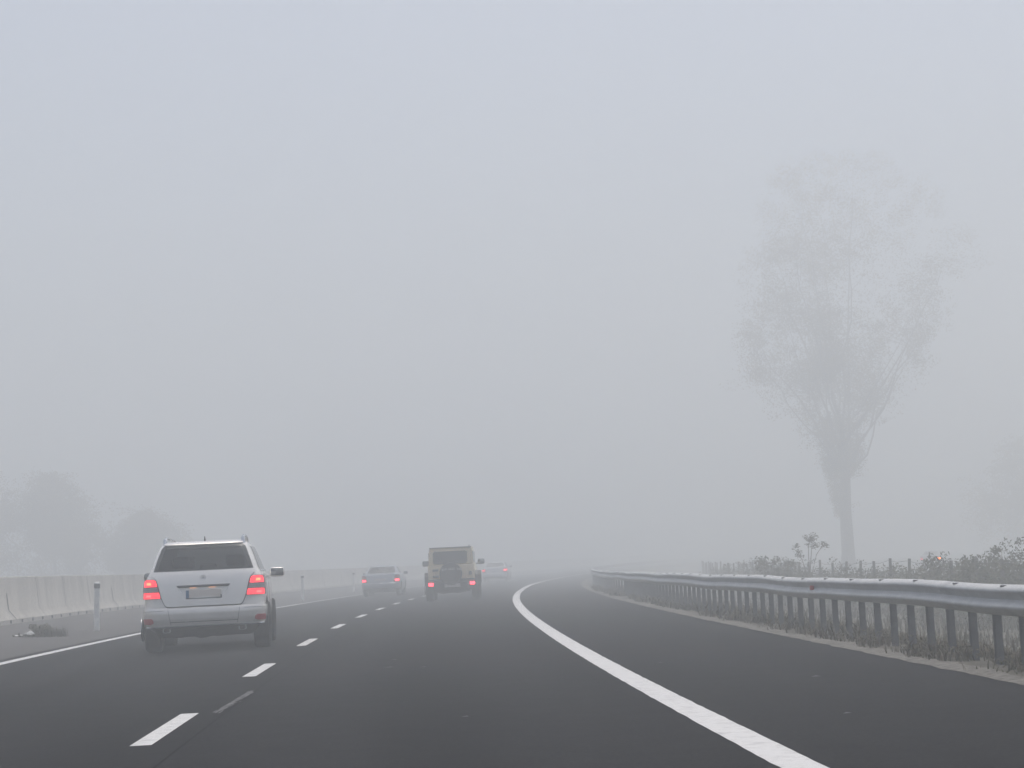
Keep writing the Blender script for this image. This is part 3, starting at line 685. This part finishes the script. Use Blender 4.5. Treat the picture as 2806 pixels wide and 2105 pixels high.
# ---- silver SUV
def make_suv():
    o = empty('suv', (0, 0, 0), 0, 'silver SUV with roof rails and lit brake lights in the left lane', 'car')
    G = [  # z     w     yr    yf    rx   ry   fx   fy
        (.25, .70, .22, 4.30, .30, .20, .40, .5), (.34, .76, .12, 4.42, .30, .22, .40, .55), (.40, .82, .05, 4.46, .31, .24, .42, .6), (.42, .895, .035, 4.50, .32, .26, .42, .6), (.50, .912, .005, 4.53, .32, .28, .42, .6),
        (.60, .918, .0, 4.53, .32, .28, .42, .6), (.655, .918, .02, 4.52, .30, .26, .42, .6), (.675, .917, .055, 4.52, .28, .24, .42, .6), (.80, .916, .075, 4.49, .26, .24, .42, .6),
        (.90, .915, .09, 4.42, .25, .24, .42, .6), (.98, .912, .105, 4.22, .25, .24, .42, .55), (1.04, .905, .12, 3.88, .24, .24, .42, .5), (1.09, .895, .135, 3.50, .24, .24, .40, .45),
        (1.14, .880, .155, 3.36, .23, .24, .34, .4), (1.185, .855, .18, 3.28, .20, .22, .30, .4), (1.21, .832, .195, 3.24, .18, .20, .28, .4), (1.30, .800, .235, 3.08, .17, .20, .26, .4),
        (1.40, .765, .285, 2.92, .16, .2, .25, .4), (1.50, .728, .345, 2.75, .16, .2, .24, .4), (1.575, .695, .40, 2.60, .16, .2, .24, .4), (1.615, .668, .445, 2.50, .18, .24, .24, .4),
        (1.64, .62, .53, 2.38, .22, .3, .24, .4), (1.655, .52, .68, 2.22, .24, .35, .24, .4), (1.664, .36, .88, 2.05, .2, .35, .2, .4), (1.668, .12, 1.1, 1.8, .08, .3, .08, .3)]
    sh = Shell(G, .035, .03)
    b = sh.body(frange(.25, .68, 16) + frange(.68, 1.2, 14) + frange(1.2, 1.6, 10) + frange(1.6, 1.668, 9) + [1.668]).build('body', M['silver'])
    cut = []
    for sg in (-1, 1):
        for y in (.98, 3.735):
            q = MB(); q.lathe([(sg * .58, .001), (sg * .58, .425), (sg * 1.1, .425), (sg * 1.1, .001)], (0, y, .36), 'x', 40); cut.append(q.build('cutter', M['under'], smooth=0))
    q = MB()                                                # view through the cabin, back window to windscreen
    q.add([(x, y, z) for y, k in ((-.3, 1), (5, .93)) for x, z in ((-.70 * k, 1.235), (.70 * k, 1.235), (.575 * k, 1.575), (-.575 * k, 1.575))], [(3, 2, 1, 0), (4, 5, 6, 7), (0, 1, 5, 4), (1, 2, 6, 5), (2, 3, 7, 6), (3, 0, 4, 7)])
    cut.append(q.build('cutter', M['interior'], smooth=0))
    boolean(b, cut); b.parent = o
    # glazing
    q = MB(); sh.patch(q, [(1.205, -.755, .755), (1.24, -.752, .752), (1.56, -.645, .645), (1.59, -.62, .62), (1.605, -.56, .56)], .012, .004, nu=16, nz=10); q.build('rear_window', M['glass'], o)
    q = sh.windscreen([(1.21 + .38 * i / 8, .72 - .15 * i / 8) for i in range(9)])
    q.build('windscreen', M['glass'], o)
    for mir in (False, True):
        for y0, y1, t0, t1 in ((.62, 1.22, .80, 1.22), (1.29, 2.10, 1.29, 2.06), (2.17, 3.02, 2.14, 2.42)):
            q = MB(); sh.patch(q, [(z, sh.u_side(y0 + (t0 - y0) * k, z), sh.u_side(y1 + (t1 - y1) * k, z)) for z, k in ((1.205, 0), (1.30, .25), (1.42, .55), (1.55, .95), (1.565, 1))], .006, -.006, nu=8, nz=6, mirror=mir); q.build('side_window', M['glass_dark'], o)
        q = MB(); sh.patch(q, [(1.178, sh.u_side(.55, 1.178), sh.u_side(3.1, 1.178)), (1.195, sh.u_side(.55, 1.195), sh.u_side(3.08, 1.195))], .012, -.006, nu=16, nz=1, mirror=mir); q.build('window_trim', M['chrome'], o)
        for y0 in (1.24, 2.13):                             # door shut lines and handles
            q = MB(); sh.patch(q, [(z, sh.u_side(y0 + .05 * (1.2 - z), z), sh.u_side(y0 + .012 + .05 * (1.2 - z), z)) for z in (.45, .8, 1.17)], .0025, -.004, nu=1, nz=8, mirror=mir); q.build('door_seam', M['under'], o)
            q = MB(); sh.patch(q, [(1.03, sh.u_side(y0 + .06, 1.03), sh.u_side(y0 + .28, 1.03)), (1.062, sh.u_side(y0 + .06, 1.06), sh.u_side(y0 + .28, 1.06))], .035, -.004, nu=5, nz=2, mirror=mir); q.build('door_handle', M['silver'], o)
        q = MB(); sh.patch(q, [(.27, sh.u_side(1.45, .27), sh.u_side(3.25, .27)), (.37, sh.u_side(1.45, .37), sh.u_side(3.25, .37))], .035, -.01, nu=10, nz=4, mirror=mir); q.build('side_sill', M['silver'], o)
    # tailgate, raised 3 cm so the plate recess has real walls
    sm = MB(); tg = MB()
    edge = [(.672, .49), (.69, .545), (.72, .58), (.80, .615), (.82, .625), (.95, .655), (1.085, .69), (1.10, .705), (1.15, .755), (1.197, .772)]
    def eu(z):
        for (a, ua), (b_, ub) in zip(edge, edge[1:]):
            if z <= b_: return ua + (ub - ua) * (z - a) / (b_ - a)
        return edge[-1][1]
    def inner(z): return .275 + (.40 - .275) * max(0, (z - .80)) / .195 if z > .80 else .275 - .05 * ((.80 - z) / .025)
    sh.patch(sm, [(z - (.012 if i == 0 else 0), -u - .013, u + .013) for i, (z, u) in enumerate(edge)], .006, -.01, nu=20, nz=10); sm.build('tailgate_seam', M['under'], o)
    q = MB(); sh.patch(q, [(.77, -.30, .30), (.80, -.31, .31), (1.0, -.42, .42)], .0085, 0, nu=16, nz=5); q.build('plate_recess', M['silver'], o)
    OFF = .048
    sh.patch(tg, [(z, -u, u) for z, u in edge if z < .775] + [(.775, -eu(.775), eu(.775))], OFF, 0, nu=24, nz=5)
    for mir in (False, True): sh.patch(tg, [(z, inner(z), eu(z)) for z in (.775, .80, .85, .90, .95, .995)], OFF, 0, nu=8, nz=5, mirror=mir)
    sh.patch(tg, [(.995, -eu(.995), eu(.995))] + [(z, -u, u) for z, u in edge if z > 1.0], OFF, 0, nu=24, nz=8)
    tgo = tg.build('tailgate', M['silver'], o)
    path = [(-.402, .985), (-.365, .93), (-.332, .87), (-.306, .81), (-.28, .773), (-.225, .758), (-.1, .755), (0, .754), (.1, .755), (.225, .758), (.28, .773), (.306, .81), (.332, .87), (.365, .93), (.402, .985)]
    inn = [(-.385, .985), (-.348, .93), (-.313, .875), (-.296, .825), (-.272, .795), (-.222, .788), (-.1, .786), (0, .785), (.1, .786), (.222, .788), (.272, .795), (.296, .825), (.313, .875), (.348, .93), (.385, .985)]
    q = MB(); q.grid([[sh.P(x, z) + sh.N(x, z) * .052 for x, z in path], [sh.P(x * .99, z + .006) + sh.N(x, z) * .050 for x, z in path], [sh.P(x, z) + sh.N(x, z) * .012 for x, z in inn]])
    q.build('recess_rim', M['silver'], tgo)
    q = MB(); sh.patch(q, [(.975, -.385, .385), (.996, -.395, .395)], .05, 0, nu=14, nz=2); q.build('handle_shadow_strip', M['plastic'], tgo)  # handle edge in black, its colour standing in for the shadow below it
    q = MB()
    for x in (-.155, .13): p = sh.P(x, .97); q.bbox((x, p.y - .022, .968), (.10, .022, .012), .004)
    q.build('plate_lamp', M['lamp_warm'], tgo)
    # round three-pointed badge
    p = sh.P(0, 1.115); q = MB(); c = (0, p.y - OFF - .006, 1.115)
    q.lathe([(-.006, .033), (-.006, .041), (.008, .041), (.008, .033)], c, 'y', 28)
    for k in range(3):
        a = math.pi / 2 + k * 2 * math.pi / 3; dx, dz = math.cos(a), math.sin(a); px, pz = -dz, dx
        q.prism([(c[0] + px * .008, c[2] + pz * .008), (c[0] + dx * .035, c[2] + dz * .035), (c[0] - px * .008, c[2] - pz * .008), (c[0] - dx * .006, c[2] - dz * .006)], c[1] - .005, c[1] + .006)
    q.build('badge', M['chrome'], tgo)
    yp = sh.P(0, .86).y
    q = MB(); q.bbox((0, yp - .006, .872), (.54, .014, .128), .006); lp = q.build('licence_plate', M['plate'], o)
    q = MB(); q.box((-.242, yp - .0145, .873), (.046, .005, .118)); q.build('blue_band', M['plate_blue'], lp)
    q = MB(); q.box((.01, yp - .016, .808), (.55, .012, .014)); q.box((.262, yp - .0152, .83), (.02, .006, .05)); q.build('plate_frame', M['plastic'], lp)
    # bumper
    q = MB(); sh.patch(q, [(.418, -1.42, 1.42), (.45, -1.42, 1.42), (.47, -1.42, 1.42), (.50, -1.42, 1.42), (.60, -1.42, 1.42), (.645, -1.40, 1.40), (.662, -1.36, 1.36)], .022, -.01, nu=44, nz=12)
    # keep it clear of the wheel arches
    bp = q.build('bumper', M['silver'])
    cs = []
    for sg in (-1, 1):
        q = MB(); q.lathe([(sg * .5, .001), (sg * .5, .43), (sg * 1.2, .43), (sg * 1.2, .001)], (0, .98, .36), 'x', 40); cs.append(q.build('cutter', M['under'], smooth=0))
    boolean(bp, cs); bp.parent = o
    q = MB(); sh.patch(q, [(.468, -.50, .50), (.476, -.50, .50)], .0245, .0, nu=16, nz=1); q.build('bumper_crease', M['under'], bp)
    q = MB()
    for mir in (False, True): sh.patch(q, [(.43, .49, .495), (.64, .53, .535)], .0245, .0, nu=1, nz=6, mirror=mir); sh.patch(q, [(.632, .60, 1.2), (.637, .60, 1.2)], .0245, .0, nu=10, nz=1, mirror=mir)
    q.build('bumper_seam', M['under'], bp)
    q = MB(); sh.patch(q, [(.405, -1.25, 1.25), (.421, -1.25, 1.25)], .032, -.01, nu=36, nz=2); q.build('bumper_trim', M['chrome'], bp)
    for mir in (False, True):
        q = MB(); sh.patch(q, [(.452, .80, .98), (.47, .755, .985), (.51, .76, .985), (.532, .79, .97)], .032, 0, nu=8, nz=5, mirror=mir); q.build('reflector', M['reflector'], bp)
        q = MB(); p = sh.P(.34, .56); sg = -1 if mir else 1
        for xx in (.22, .62): u = sh.P(sg * xx, .575); q.lathe([(-.004, 0), (-.004, .011), (.004, .011), (.004, 0)], (u.x, u.y - .022, .575), 'y', 12)
        q.build('parking_sensor', M['silver'], bp)
    # dark lower apron, exhausts, underbody
    q = MB(); sh.patch(q, [(.255, -.80, .80), (.30, -.86, .86), (.405, -.98, .98)], .03, -.02, nu=30, nz=5); ap = q.build('rear_apron', M['plastic'])
    cs = []
    for sg in (-1, 1):
        q = MB(); q.lathe([(sg * .5, .001), (sg * .5, .43), (sg * 1.2, .43), (sg * 1.2, .001)], (0, .98, .36), 'x', 40); cs.append(q.build('cutter', M['under'], smooth=0))
    boolean(ap, cs); ap.parent = o
    for x in (-.565, .565):
        q = MB(); ring = []
        for y, k in ((.06, 1), (.06, .8), (.22, .8), (.22, 1.0), (.06, 1)):
            ring.append([(x + k * .058 * math.copysign(abs(math.cos(a)) ** .5, math.cos(a)), y, .345 + k * .036 * math.copysign(abs(math.sin(a)) ** .5, math.sin(a))) for a in [2 * math.pi * i / 24 for i in range(25)]])
        q.grid(ring); e = q.build('exhaust_tip', M['chrome'], o)
        q = MB(); q.bbox((x, .14, .345), (.088, .06, .055), .02); q.build('exhaust_bore', M['under'], e)
    q = MB(); q.prism([(-.62, .38), (-.62, .235), (-.35, .222), (-.28, .245), (-.18, .24), (-.08, .205), (.02, .215), (.1, .232), (.2, .222), (.3, .232), (.4, .248), (.62, .24), (.62, .38)], .25, .55)
    q.box((0, 2.4, .29), (1.3, 3.4, .14)); q.tube([(-.62, .98, .33), (0, .98, .30), (.62, .98, .33)], .06, 8); q.build('underbody', M['under'], o)
    # tail lights
    for mir in (False, True):
        q = MB(); sh.patch(q, [(.822, .636, 1.06), (.85, .642, 1.07), (.95, .667, 1.09), (1.05, .690, 1.09), (1.085, .702, 1.07), (1.10, .735, 1.02), (1.106, .78, .95)], .030, -.01, nu=12, nz=12, mirror=mir); tl = q.build('taillight', M['red_lens'], o)
        q = MB(); sh.patch(q, [(1.0, .688, .925), (1.05, .697, .925), (1.083, .708, .915), (1.096, .74, .88)], .034, .01, nu=8, nz=6, mirror=mir); q.build('brake_lamp', M['lamp'], tl)
        q = MB(); sh.patch(q, [(.826, .645, .93), (.85, .648, .935), (.912, .662, .93)], .034, .01, nu=8, nz=5, mirror=mir); q.build('brake_lamp', M['lamp'], tl)
        q = MB(); sh.patch(q, [(.922, .667, .98), (.99, .684, .98)], .034, .01, nu=8, nz=4, mirror=mir); q.build('reversing_lens', M['grey_lens'], tl)
        q = MB(); sh.patch(q, [(1.025, .77, .85), (1.06, .78, .85)], .038, .01, nu=3, nz=2, mirror=mir); q.build('bulb', M['bulb'], tl)
        q = MB(); sh.patch(q, [(.85, .78, .86), (.88, .78, .86)], .038, .01, nu=3, nz=2, mirror=mir); q.build('bulb', M['bulb2'], tl)
    # roof spoiler, rails, aerial
    q = MB(); sh.patch(q, [(1.603, -.60, .60), (1.622, -.61, .61), (1.642, -.58, .58)], .03, -.02, nu=18, nz=4); q.build('roof_spoiler', M['silver'], o)
    for sg in (-1, 1):
        q = MB(); q.tube([(sg * .592, .58, 1.60), (sg * .592, .62, 1.70), (sg * .592, .74, 1.735), (sg * .595, 1.4, 1.745), (sg * .585, 2.1, 1.725), (sg * .575, 2.3, 1.69), (sg * .57, 2.36, 1.62)], [.03, .03, .022, .02, .022, .03, .03], 8); q.build('roof_rail', M['chrome'], o)
        side_mirror(o, 1.03, 3.0, 1.15, .24, .155, M['plastic'] if sg < 0 else M['silver'], sg)
    q = MB(); q.tube([(0, .82, 1.64), (0, .80, 1.70), (0, .77, 1.745)], [.02, .012, .006], 8); q.build('aerial', M['plastic'], o)
    # seats seen through the back window
    for x, y in ((-.42, 1.45), (.42, 1.45), (-.40, 2.35), (.40, 2.35), (0, 1.45)):
        q = MB(); big = x != 0
        q.bbox((x, y, 1.12), (.50 if big else .3, .14, .26), .05)
        q.bbox((x, y, 1.36 if big else 1.27), (.27, .11, .19 if big else .12), .045); q.tube([(x - .06, y, 1.2), (x - .06, y, 1.3)], .01, 5); q.build('seat', M['seat'], o)
    for x in (-.83, .83):
        for y in (.98, 3.735): wheel(o, x, y, .358, .255)
    return o
suv = make_suv()
suv.location = (-4.655, 29.4, 0); suv.rotation_euler = (0, 0, R(5.3))

# ---- saloon cars
def make_saloon(body, lamp_z, lampw, name_label, glass_m, lampm, detail=True):
    o = empty('saloon_car', (0, 0, 0), 0, name_label, 'car')
    G = [(.20, .74, .18, 4.25, .25, .18, .35, .5), (.30, .82, .05, 4.42, .28, .24, .4, .6), (.42, .855, .0, 4.48, .3, .26, .4, .6), (.55, .868, .0, 4.5, .3, .26, .4, .6), (.575, .868, .03, 4.5, .28, .24, .4, .6),
         (.70, .868, .06, 4.46, .26, .24, .42, .6), (.80, .865, .075, 4.32, .25, .24, .42, .6), (.86, .86, .085, 4.0, .25, .25, .42, .5), (.93, .85, .095, 3.4, .24, .26, .4, .45), (.965, .835, .115, 3.25, .22, .26, .34, .4),
         (.985, .80, .20, 3.15, .2, .3, .3, .4), (1.0, .765, .52, 3.1, .16, .3, .28, .4), (1.015, .75, .66, 3.05, .14, .24, .28, .4), (1.10, .715, .80, 2.85, .13, .22, .26, .4), (1.20, .675, .98, 2.6, .13, .22, .25, .4),
         (1.30, .625, 1.18, 2.36, .13, .22, .24, .4), (1.34, .59, 1.30, 2.24, .16, .25, .24, .4), (1.36, .5, 1.45, 2.1, .2, .3, .22, .4), (1.372, .3, 1.6, 1.95, .15, .2, .15, .2)]
    sh = Shell(G, .035, .03)
    b = sh.body(frange(.2, .6, 10) + frange(.6, .96, 9) + frange(.96, 1.03, 7) + frange(1.03, 1.33, 8) + frange(1.33, 1.372, 5) + [1.372]).build('body', body)
    cut = []
    for sg in (-1, 1):
        for y in (.92, 3.5):
            q = MB(); q.lathe([(sg * .55, .001), (sg * .55, .36), (sg * 1.1, .36), (sg * 1.1, .001)], (0, y, .31), 'x', 36); cut.append(q.build('cutter', M['under'], smooth=0))
    if glass_m is M['glass']:
        q = MB(); q.add([(x, y, z) for y, k in ((.3, 1), (4, .95)) for x, z in ((-.56 * k, 1.05), (.56 * k, 1.05), (.48 * k, 1.29), (-.48 * k, 1.29))], [(3, 2, 1, 0), (4, 5, 6, 7), (0, 1, 5, 4), (1, 2, 6, 5), (2, 3, 7, 6), (3, 0, 4, 7)])
        cut.append(q.build('cutter', M['interior'], smooth=0))
    boolean(b, cut); b.parent = o
    q = MB(); sh.patch(q, [(1.03, -.64, .64), (1.2, -.59, .59), (1.29, -.555, .555), (1.305, -.52, .52)], .01, .002, nu=12, nz=6); q.build('rear_window', glass_m, o)
    q = sh.windscreen([(1.03 + .27 * i / 6, .63 - .12 * i / 6) for i in range(7)])
    q.build('windscreen', glass_m, o)
    for mir in (False, True):
        for y0, y1, t0, t1 in ((1.12, 1.85, 1.42, 1.83), (1.91, 2.85, 1.9, 2.35)):
            q = MB(); sh.patch(q, [(z, sh.u_side(y0 + (t0 - y0) * k, z), sh.u_side(y1 + (t1 - y1) * k, z)) for z, k in ((1.02, 0), (1.15, .45), (1.29, 1))], .005, -.005, nu=6, nz=4, mirror=mir); q.build('side_window', M['glass_dark'], o)
        q = MB(); sh.patch(q, [(.63, .60, 1.02), (.75, .62, 1.05), (.86, .64, 1.02), (.935, .68, .92)], .012, -.01, nu=8, nz=6, mirror=mir); tl = q.build('taillight', M['red_lens'], o)
        q = MB(); sh.patch(q, [(lamp_z - .045, .66, .66 + lampw), (lamp_z + .045, .64, .64 + lampw)], .02, 0, nu=8, nz=4, mirror=mir); q.build('brake_lamp', lampm, tl)
        side_mirror(o, .94, 2.7, 1.0, .2, .13, body, -1 if mir else 1)
    q = MB(); sh.patch(q, [(.60, -.585, .585), (.70, -.6, .6), (.85, -.62, .62), (.935, -.64, .64), (.955, -.62, .62)], .012, -.01, nu=18, nz=6); bl = q.build('boot_lid', body, o)
    q = MB(); sh.patch(q, [(.868, -.36, .36), (.888, -.36, .36)], .026, 0, nu=10, nz=1); q.build('boot_trim', M['chrome'], bl)
    q = MB(); sh.patch(q, [(.335, -1.1, 1.1), (.42, -1.15, 1.15), (.54, -1.15, 1.15), (.565, -1.12, 1.12)], .02, -.01, nu=30, nz=5); bm_ = q.build('bumper', body)
    cs = []
    for sg in (-1, 1):
        q = MB(); q.lathe([(sg * .5, .001), (sg * .5, .365), (sg * 1.2, .365), (sg * 1.2, .001)], (0, .92, .31), 'x', 36); cs.append(q.build('cutter', M['under'], smooth=0))
    boolean(bm_, cs); bm_.parent = o
    q = MB(); sh.patch(q, [(.557, -.70, .70), (.570, -.70, .70)], .028, 0, nu=16, nz=1); q.build('bumper_trim', M['silver_far'], bm_)
    q = MB(); sh.patch(q, [(.345, -.6, -.03), (.368, -.6, -.03)], .03, 0, nu=8, nz=1); sh.patch(q, [(.345, .03, .6), (.368, .03, .6)], .03, 0, nu=8, nz=1); q.build('bumper_trim', M['chrome'], bm_)
    q = MB(); sh.patch(q, [(.205, -.85, .85), (.33, -.95, .95)], .012, -.01, nu=20, nz=3); q.build('rear_apron', M['plastic'], o)
    q = MB(); y = sh.P(0, .74).y - .02; q.bbox((0, y, .74), (.52, .014, .115), .005); q.build('licence_plate', M['plate_white'] if detail else body, o)
    q = MB(); q.box((0, 2.2, .25), (1.2, 3.6, .16)); q.build('underbody', M['under'], o)
    for x in (-.45, .45, -.40, .40):
        q = MB(); y = 1.35 if abs(x) > .42 else 2.3; q.bbox((x * .85, y, 1.02), (.44, .14, .22), .05); q.bbox((x * .85, y, 1.18), (.24, .1, .14), .04); q.build('seat', M['seat'], o)
    for x in (-.745, .745):
        for y in (.92, 3.5): wheel(o, x, y, .31, .2, n=26)
    return o
sed = make_saloon(M['sedan'], .705, .21, 'blue-grey saloon car with small red lamps in the left lane', M['glass'], M['lamp_far'])
sed.location = (-5.93, 87.6, zr(88)); sed.rotation_euler = (0, 0, R(-1.4))
far = make_saloon(M['silver_far'], .80, .34, 'pale saloon car almost lost in fog ahead of the cream off-roader', M['glass_dark'], M['lamp_far'], False)
far.location = (-1.25, 135.0, zr(135)); far.rotation_euler = (0, 0, R(-4.6))
amb = copy_tree(sed); amb['label'] = 'fog-hidden car beyond the fence showing its amber lamps'
x, y = 35.3, 165
amb.location = (x, y, right_z(x, y)); amb.rotation_euler = (0, 0, R(-20))
for ch in amb.children:
    for g2 in ch.children:
        if g2.name.startswith('brake_lamp'):
            g2.data = g2.data.copy(); g2.data.materials[0] = M['lamp_amber'] if sum(v.co.x for v in g2.data.vertices) > 0 else M['lamp_far']

# ---- cream off-road vehicle
def make_jeep():
    o = empty('off_road_car', (0, 0, 0), 0, 'cream boxy off-road vehicle with spare wheel on its back', 'car')
    S = M['sand']
    q = MB()                                             # tub and bonnet
    prof = [(.30, .55), (.30, 1.20), (2.45, 1.20), (2.6, 1.22), (2.75, 1.14), (3.95, 1.06), (4.0, .98), (4.0, .55)]
    q.prism(prof, -.775, .775, 'x'); b = q.build('body', S); md = b.modifiers.new('bev', 'BEVEL'); md.width = .035; md.segments = 3
    cut = []
    for sg in (-1, 1):
        for y in (1.0, 3.42): c = MB(); c.prism([(y - .5, .3), (y - .42, .78), (y - .25, .9), (y + .25, .9), (y + .42, .78), (y + .5, .3)], sg * .55, sg * 1.0, 'x'); cut.append(c.build('cutter', M['under'], smooth=0))
    boolean(b, cut); b.parent = o
    q = MB(); q.prism([(-.745, 1.20), (.745, 1.20), (.715, 1.70), (.68, 1.745), (-.68, 1.745), (-.715, 1.70)], .30, 2.55)
    h = q.build('hard_top', S); md = h.modifiers.new('bev', 'BEVEL'); md.width = .03; md.segments = 3; boolean(h, []); h.parent = o
    q = MB(); q.bbox((0, 1.42, 1.755), (1.42, 2.3, .05), .02); q.build('roof_panel', S, o)
    q = MB(); q.bbox((0, .28, 1.765), (1.40, .06, .03), .01); q.build('roof_lip', M['plastic'], o)
    def rr_(x0, x1, z0, z1, r=.05): return [(x0 + r, z0), (x1 - r, z0), (x1, z0 + r), (x1, z1 - r), (x1 - r, z1), (x0 + r, z1), (x0, z1 - r), (x0, z0 + r)]
    q = MB(); q.prism(rr_(-.585, .545, 1.225, 1.645), .27, .31); q.build('rear_window', M['glass_dark'], o)
    for sg in (-1, 1):
        for y0, y1 in ((.5, 1.35), (1.5, 2.4)): q = MB(); q.prism(rr_(y0, y1, 1.25, 1.62), sg * .70, sg * .752, 'x'); q.build('side_window', M['glass_dark'], o)
        q = MB(); x0, x1 = sg * .74, sg * .905
        for y in (1.0, 3.42):
            pts = [(y - .56, .52), (y - .50, .84), (y - .3, .965), (y + .3, .965), (y + .5, .84), (y + .56, .52), (y + .5, .52), (y + .44, .79), (y + .26, .90), (y - .26, .90), (y - .44, .79), (y - .5, .52)]
            q.prism(pts, x0, x1, 'x')
        q.build('wheel_flare', M['plastic'], o)
        side_mirror(o, .95, 2.55, 1.265, .235, .185, M['plastic'], sg)
        q = MB(); q.bbox((sg * .69, .285, .585), (.19, .05, .20), .02); tl = q.build('taillight', M['red_lens'], o)
        q = MB(); q.bbox((sg * .685, .250, .565), (.165, .03, .10), .03); q.build('brake_lamp', M['lamp_far'], tl)
    q = MB(); q.bbox((0, .30, .96), (1.06, .05, .46), .02); tg = q.build('tailgate', S, o)
    q = MB(); q.bbox((-.52, .255, 1.03), (.2, .05, .07), .015); q.bbox((-.52, .255, .82), (.2, .05, .07), .015); q.build('hinge', M['plastic'], tg)
    q = MB(); q.bbox((.625, .285, .90), (.10, .05, .12), .015); q.build('handle', M['plastic'], tg)
    q = MB(); q.lathe([(-.125, .18), (-.125, .30), (-.10, .362), (-.03, .375), (.06, .375), (.11, .36), (.125, .30), (.125, .18)], (-.01, .13, .90), 'y', 40); sp = q.build('spare_wheel', M['tyre'], o)
    q = MB(); q.lathe([(-.128, .001), (-.125, .20), (.1, .2), (.1, .001)], (-.01, .13, .90), 'y', 30); q.build('wheel_cover', M['plastic'], sp)
    q = MB(); rnd = random.Random(9); x = -.31                # pale lettering across the top of the tyre, unreadable in the fog
    for wd in (.05, .045, .05, 0, .05, .04, .045, .05, 0, .05, .05, .045):
        if wd:
            z = 1.035 + (.02 if -.2 < x < .2 else 0); q.box((x + wd / 2, .0, z), (wd * .3, .012, .075)); q.box((x + wd / 2 + wd * .25, .0, z + rnd.choice((-.03, 0, .03))), (wd * .5, .012, .02)); x += wd + .012
        else: x += .04
    q.build('lettering', M['white_plastic'], sp)
    q = MB(); q.bbox((0, .22, .50), (1.14, .2, .24), .03); q.bbox((0, .36, .46), (1.5, .1, .16), .03); q.bbox((0, .40, .645), (1.53, .26, .16), .02); bp = q.build('bumper', M['plastic'], o)
    q = MB(); q.bbox((.03, .105, .515), (.52, .02, .115), .006); lp = q.build('licence_plate', M['plate_white'], o)
    q = MB(); q.box((0, 2.1, .42), (1.1, 3.4, .2)); q.prism([(-.62, .45), (-.60, .30), (-.3, .24), (.0, .27), (.2, .25), (.6, .30), (.62, .45)], .45, .7); q.tube([(-.7, 1.0, .40), (.7, 1.0, .40)], .06, 8); q.build('underbody', M['under'], o)
    for x in (-.765, .765):
        for y in (1.0, 3.42): wheel(o, x, y, .39, .245, n=30)
    q = MB(); q.tube([(.62, .5, 1.77), (.62, .48, 1.83)], .012, 6); q.build('aerial', M['plastic'], o)
    return o
jp = make_jeep(); jp.location = (-2.03, 64.6, zr(65)); jp.rotation_euler = (0, 0, R(-.5))

# ------------------------------------------------------------------ fog
FD = .0124
g = MB(); g.box((60, 190, 16.2), (1200, 640, 38))
hz = g.build('haze', M['under'], smooth=0); tag(hz, kind='stuff')
m = bpy.data.materials.new('fog'); m.use_nodes = True; nt = m.node_tree; nt.nodes.clear()
out = nt.nodes.new('ShaderNodeOutputMaterial'); pvn = nt.nodes.new('ShaderNodeVolumePrincipled')
pvn.inputs['Color'].default_value = (.935, .972, .982, 1); pvn.inputs['Density'].default_value = FD; pvn.inputs['Anisotropy'].default_value = .4
nt.links.new(pvn.outputs[0], out.inputs['Volume']); hz.data.materials[0] = m

# ------------------------------------------------------------------ light, sky, camera
SUN_EL, SUN_AZ = R(72), R(22)
w = bpy.data.worlds.new('World'); sc.world = w; w.use_nodes = True; nt = w.node_tree
sky = nt.nodes.new('ShaderNodeTexSky'); sky.sky_type = 'NISHITA'; sky.sun_disc = False
sky.sun_elevation = SUN_EL; sky.sun_rotation = SUN_AZ; sky.dust_density = 5; sky.air_density = .9; sky.ozone_density = 1
nt.links.new(sky.outputs[0], nt.nodes['Background'].inputs['Color']); nt.nodes['Background'].inputs['Strength'].default_value = .13
L = bpy.data.lights.new('sun', 'SUN'); L.energy = 1.15; L.angle = R(30); L.color = (1, .96, .9)
so = bpy.data.objects.new('sun', L); link(so)
dv = Vector((math.sin(SUN_AZ) * math.cos(SUN_EL), math.cos(SUN_AZ) * math.cos(SUN_EL), math.sin(SUN_EL)))
so.rotation_euler = (-dv).to_track_quat('-Z', 'Y').to_euler(); so.location = (0, -10, 60)

cam = bpy.data.cameras.new('camera'); cam.sensor_width = 36; cam.lens = 68.4; cam.clip_end = 5000; cam.clip_start = .05
co = bpy.data.objects.new('camera', cam); link(co)
co.matrix_world = Matrix.Translation((0, 0, 1.12)) @ Matrix.Rotation(-.0044, 4, 'Z') @ Matrix.Rotation(R(90) + math.atan(384.5 / 4200), 4, 'X') @ Matrix.Rotation(-math.atan(.048), 4, 'Z')
sc.camera = co
sc.view_settings.view_transform = 'Standard'; sc.view_settings.look = 'None'; sc.view_settings.gamma = 1; sc.view_settings.use_curve_mapping = False
sc.view_settings.exposure = .18
cy = sc.cycles
cy.max_bounces = 12; cy.volume_bounces = 10; cy.diffuse_bounces = 3; cy.glossy_bounces = 3; cy.transparent_max_bounces = 12
cy.use_denoising = True
